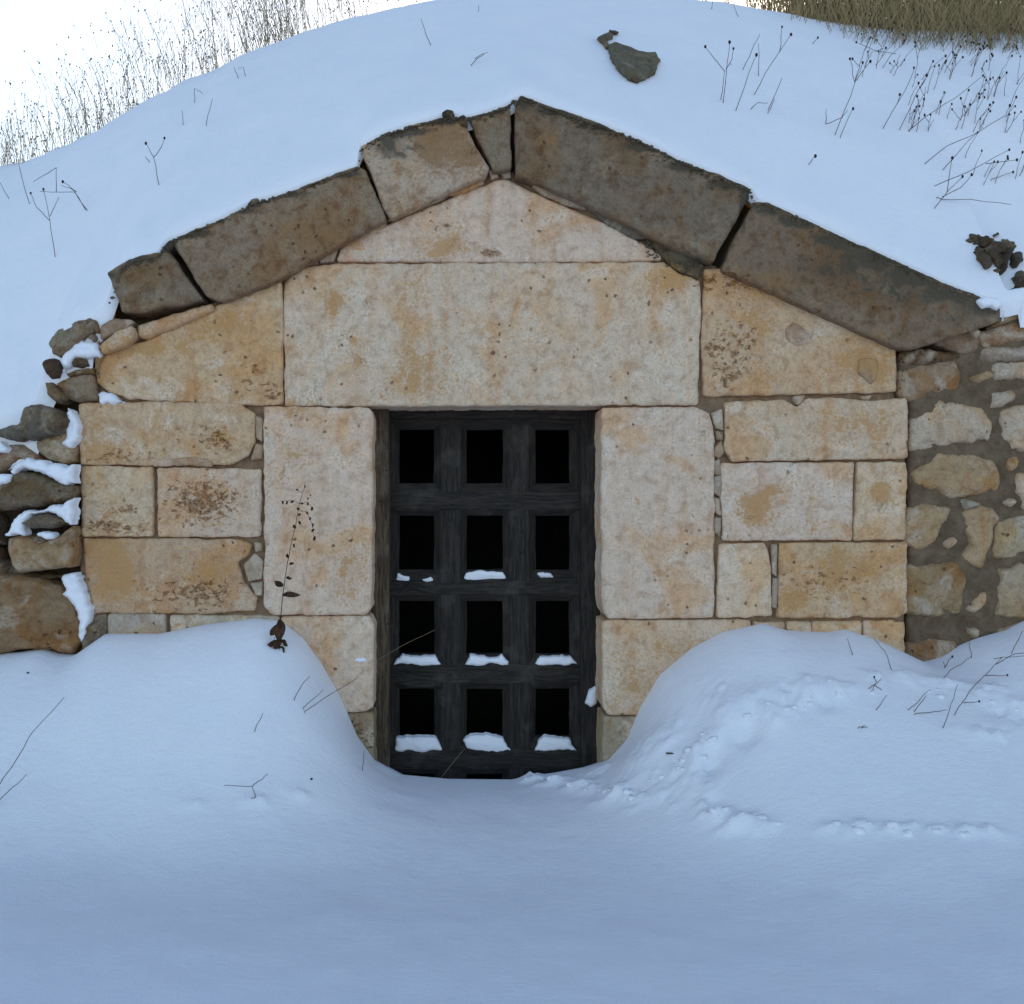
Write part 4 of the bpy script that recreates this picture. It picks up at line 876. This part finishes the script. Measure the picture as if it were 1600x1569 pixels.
leaves = [(437,968,-1.4,.075,.018),(436,975,-2.0,.05,.014),(441,930,0.2,.062,.010),(443,915,2.9,.035,.010),(438,995,-1.8,.05,.012),(437,1010,-1.0,.035,.012),(432,1000,-2.3,.04,.009),(440,1000,-.6,.03,.008),
          (447,903,.1,.02,.006),(452,882,.5,.018,.005),(450,872,1.9,.016,.005),(458,850,-.9,.014,.004),(462,826,2.2,.016,.005),(466,815,-.5,.014,.005),(466,806,.9,.012,.004),(468,797,2.5,.012,.004),(469,787,.2,.012,.004),
          (458,782,-2,.012,.004),(448,783,-1.2,.012,.004),(441,783,-1.0,.012,.004),(480,785,-1,.012,.004),(487,792,-1.2,.014,.005),(478,800,-.5,.012,.004),(484,808,-1.2,.012,.004),(488,818,-1.0,.012,.004),(490,826,-1.8,.014,.004),(491,838,-1.3,.016,.005),(476,762,1.2,.008,.003),(466,766,2.8,.008,.003),(484,774,.2,.006,.003)]
for a, b, ang, L, wd in leaves:
    c = P(a, b, vy); V, F = leaf(c, ang, L * 1.25, wd * 1.3); mesh_obj('leaf', V, F, M_LEAFD, root, loc=c)

# dry grass along the crest against the sky (nobody could count it)
def blades(n, xr, rfun, hfun, mat, name, label, rad, yspread, heads=0.0, dens=None, seed=3, lean=(-.45, .1), branch=.5):
    rgx = np.random.default_rng(seed); paths = []; hv = []; hf = []
    for i in range(n):
        a = rgx.uniform(*xr)
        if dens and rgx.random() > dens(a): continue
        y = YC + rgx.uniform(*yspread); x = px2x(a, y); z = float(zm(np.array([x]), np.array([y]))[0]) - .02
        h = hfun(a, rgx); ln = rgx.uniform(*lean) * h; bow = rgx.uniform(-.15, .15) * h; ly = rgx.uniform(-.12, .12) * h
        pts = [np.array([x + ln * t + bow * t * t, y + ly * t, z + h * t]) for t in (0, .35, .7, 1)]
        paths.append((pts, rad, rad * .7))
        tips = [pts[-1]]
        if rgx.random() < branch:
            for k in range(rgx.integers(1, 4)):
                t0 = rgx.uniform(.45, .85); b0 = np.array([x + ln * t0 + bow * t0 * t0, y + ly * t0, z + h * t0])
                b1 = b0 + np.array([rgx.uniform(-.10, .10), rgx.uniform(-.03, .03), rgx.uniform(.05, .14)]) * (h / .45)
                paths.append(([b0, (b0 + b1) / 2 + [rgx.uniform(-.006, .006), 0, .004], b1], rad * .85, rad * .65)); tips.append(b1)
        for tp in tips:
            if rgx.random() < heads:
                V, F = head_mesh(tp, rgx.uniform(.0035, .006)); o = len(hv); hv += list(V); hf += [tuple(o + q for q in f) for f in F]
    V, F = tubes(paths, 3); o = len(V); V = list(V) + hv; F = F + [tuple(o + q for q in f) for f in hf]
    return tag(mesh_obj(name, V, F, mat, smooth=False), label, 'grass', kind='stuff')
M_CG = mat_flat('pale_dry_stalk', (.19, .15, .095), (.30, .24, .16), 20)
blades(950, (-120, 470), None, lambda a, g: .12 + .62 * g.random() ** 1.4 * (.8 + .35 * math.exp(-((a - 250) / 120) ** 2)), M_CG, 'dry_grass', 'pale dry stalks standing on the left crest against white sky', .0015, (-.35, .5), .45, seed=3)
blades(230, (370, 560), None, lambda a, g: g.uniform(.25, .75), M_CG, 'dry_grass', 'denser clump of tall dry stalks on crest left of centre', .0017, (-.25, .4), .3, dens=lambda a: math.exp(-((a - 460) / 70) ** 2) + .2, seed=4)
blades(240, (520, 960), None, lambda a, g: g.uniform(.08, .30), M_CG, 'dry_grass', 'sparse short stalks along the crest above the gable', .0014, (-.2, .4), .3, seed=5)
blades(300, (1040, 1260), None, lambda a, g: g.uniform(.12, .55), M_OLIVE, 'dry_grass', 'brownish stalks thickening towards the right on the crest', .0019, (-.3, .6), .1, dens=lambda a: .25 + .75 * (a - 1040) / 220, seed=6, lean=(-.25, .3))
blades(3600, (1185, 1860), None, lambda a, g: g.uniform(.18, .75), M_OLIVE, 'dry_grass', 'dense olive brown dead grass standing along the right crest', .0026, (-.38, 1.4), .0, dens=lambda a: min(1, .25 + (a - 1185) / 120), seed=7, lean=(-.35, .4))
blades(800, (1200, 1860), None, lambda a, g: g.uniform(.12, .6), mat_flat('rusty_grass', (.20, .13, .07), (.33, .22, .12), 5), 'dry_grass', 'rust coloured dead stems mixed into the olive grass', .0024, (-.5, 1.0), .2, dens=lambda a: min(1, .3 + (a - 1185) / 150), seed=17, lean=(-.4, .5))
blades(1000, (1230, 1860), None, lambda a, g: g.uniform(.06, .30), M_OLIVE, 'dry_grass', 'olive tufts at the foot of the grass on right crest', .0024, (-.9, -.2), .0, dens=lambda a: min(1, .15 + (a - 1230) / 250), seed=18, lean=(-.5, .6))
blades(650, (1260, 1860), None, lambda a, g: g.uniform(.12, .48), M_OLIVE, 'dry_grass', 'taller golden stems leaning out in front of the olive grass', .0018, (-1.0, -.2), .1, dens=lambda a: min(1, (a - 1290) / 150), seed=19, lean=(-.5, .9))
blades(260, (1290, 1800), None, lambda a, g: g.uniform(.05, .22), M_STEM, 'dry_grass', 'short reddish stubble in snow below the olive grass', .0014, (-1.0, -.2), .15, seed=8, lean=(-.3, .9))

# evergreen bushes behind the crest on the right
def bush(px, y, w_, h, label, seed, n=3600):
    rgx = np.random.default_rng(seed); x = px2x(px, y); z = float(zm(np.array([x]), np.array([y]))[0]) - .05
    root = empty('evergreen_bush', (x, y, z)); tag(root, label, 'bush', 'evergreen bushes behind the right crest')
    br = []; V = []; F = []
    cl = []
    for k in range(34):
        an = rgx.uniform(0, 6.28); rr_ = rgx.uniform(.1, 1) ** .6; hh = rgx.uniform(.15, 1.0)
        c = np.array([x + w_ * .5 * rr_ * math.cos(an) * (1.15 - .6 * hh), y + w_ * .4 * rr_ * math.sin(an), z + h * hh]); cl.append(c)
        br.append(([np.array([x, y, z]), np.array([x, y, z]) * .45 + c * .55 + [0, 0, -.06], c], .016, .004))
    for i in range(n):
        c = cl[rgx.integers(len(cl))] + rgx.normal(size=3) * np.array([.11, .11, .14]); s = rgx.uniform(.012, .028)
        u = rgx.normal(size=3); u /= np.linalg.norm(u); v = np.cross(u, rgx.normal(size=3)); v /= np.linalg.norm(v); o = len(V)
        V += [c - u * s * 1.5, c + v * s * .5, c + u * s * 1.5, c - v * s * .5]; F.append((o, o + 1, o + 2, o + 3))
    mesh_obj('foliage', V, F, M_FOL, root, smooth=False, loc=(x, y, z)); BV, BF = tubes(br, 5); mesh_obj('trunk', BV, BF, M_STEM, root, loc=(x, y, z))
bush(1290, 4.6, 1.1, 1.1, 'leftmost dark evergreen bush behind the dead grass, half hidden', 1)
bush(1420, 5.0, 1.5, 1.5, 'dark evergreen bush behind dead grass, second from left', 2)
bush(1520, 4.7, 1.4, 1.5, 'dark evergreen bush behind dead grass, third from left', 3)
bush(1610, 5.1, 1.6, 1.6, 'dark evergreen bush at right frame edge behind dead grass', 4)
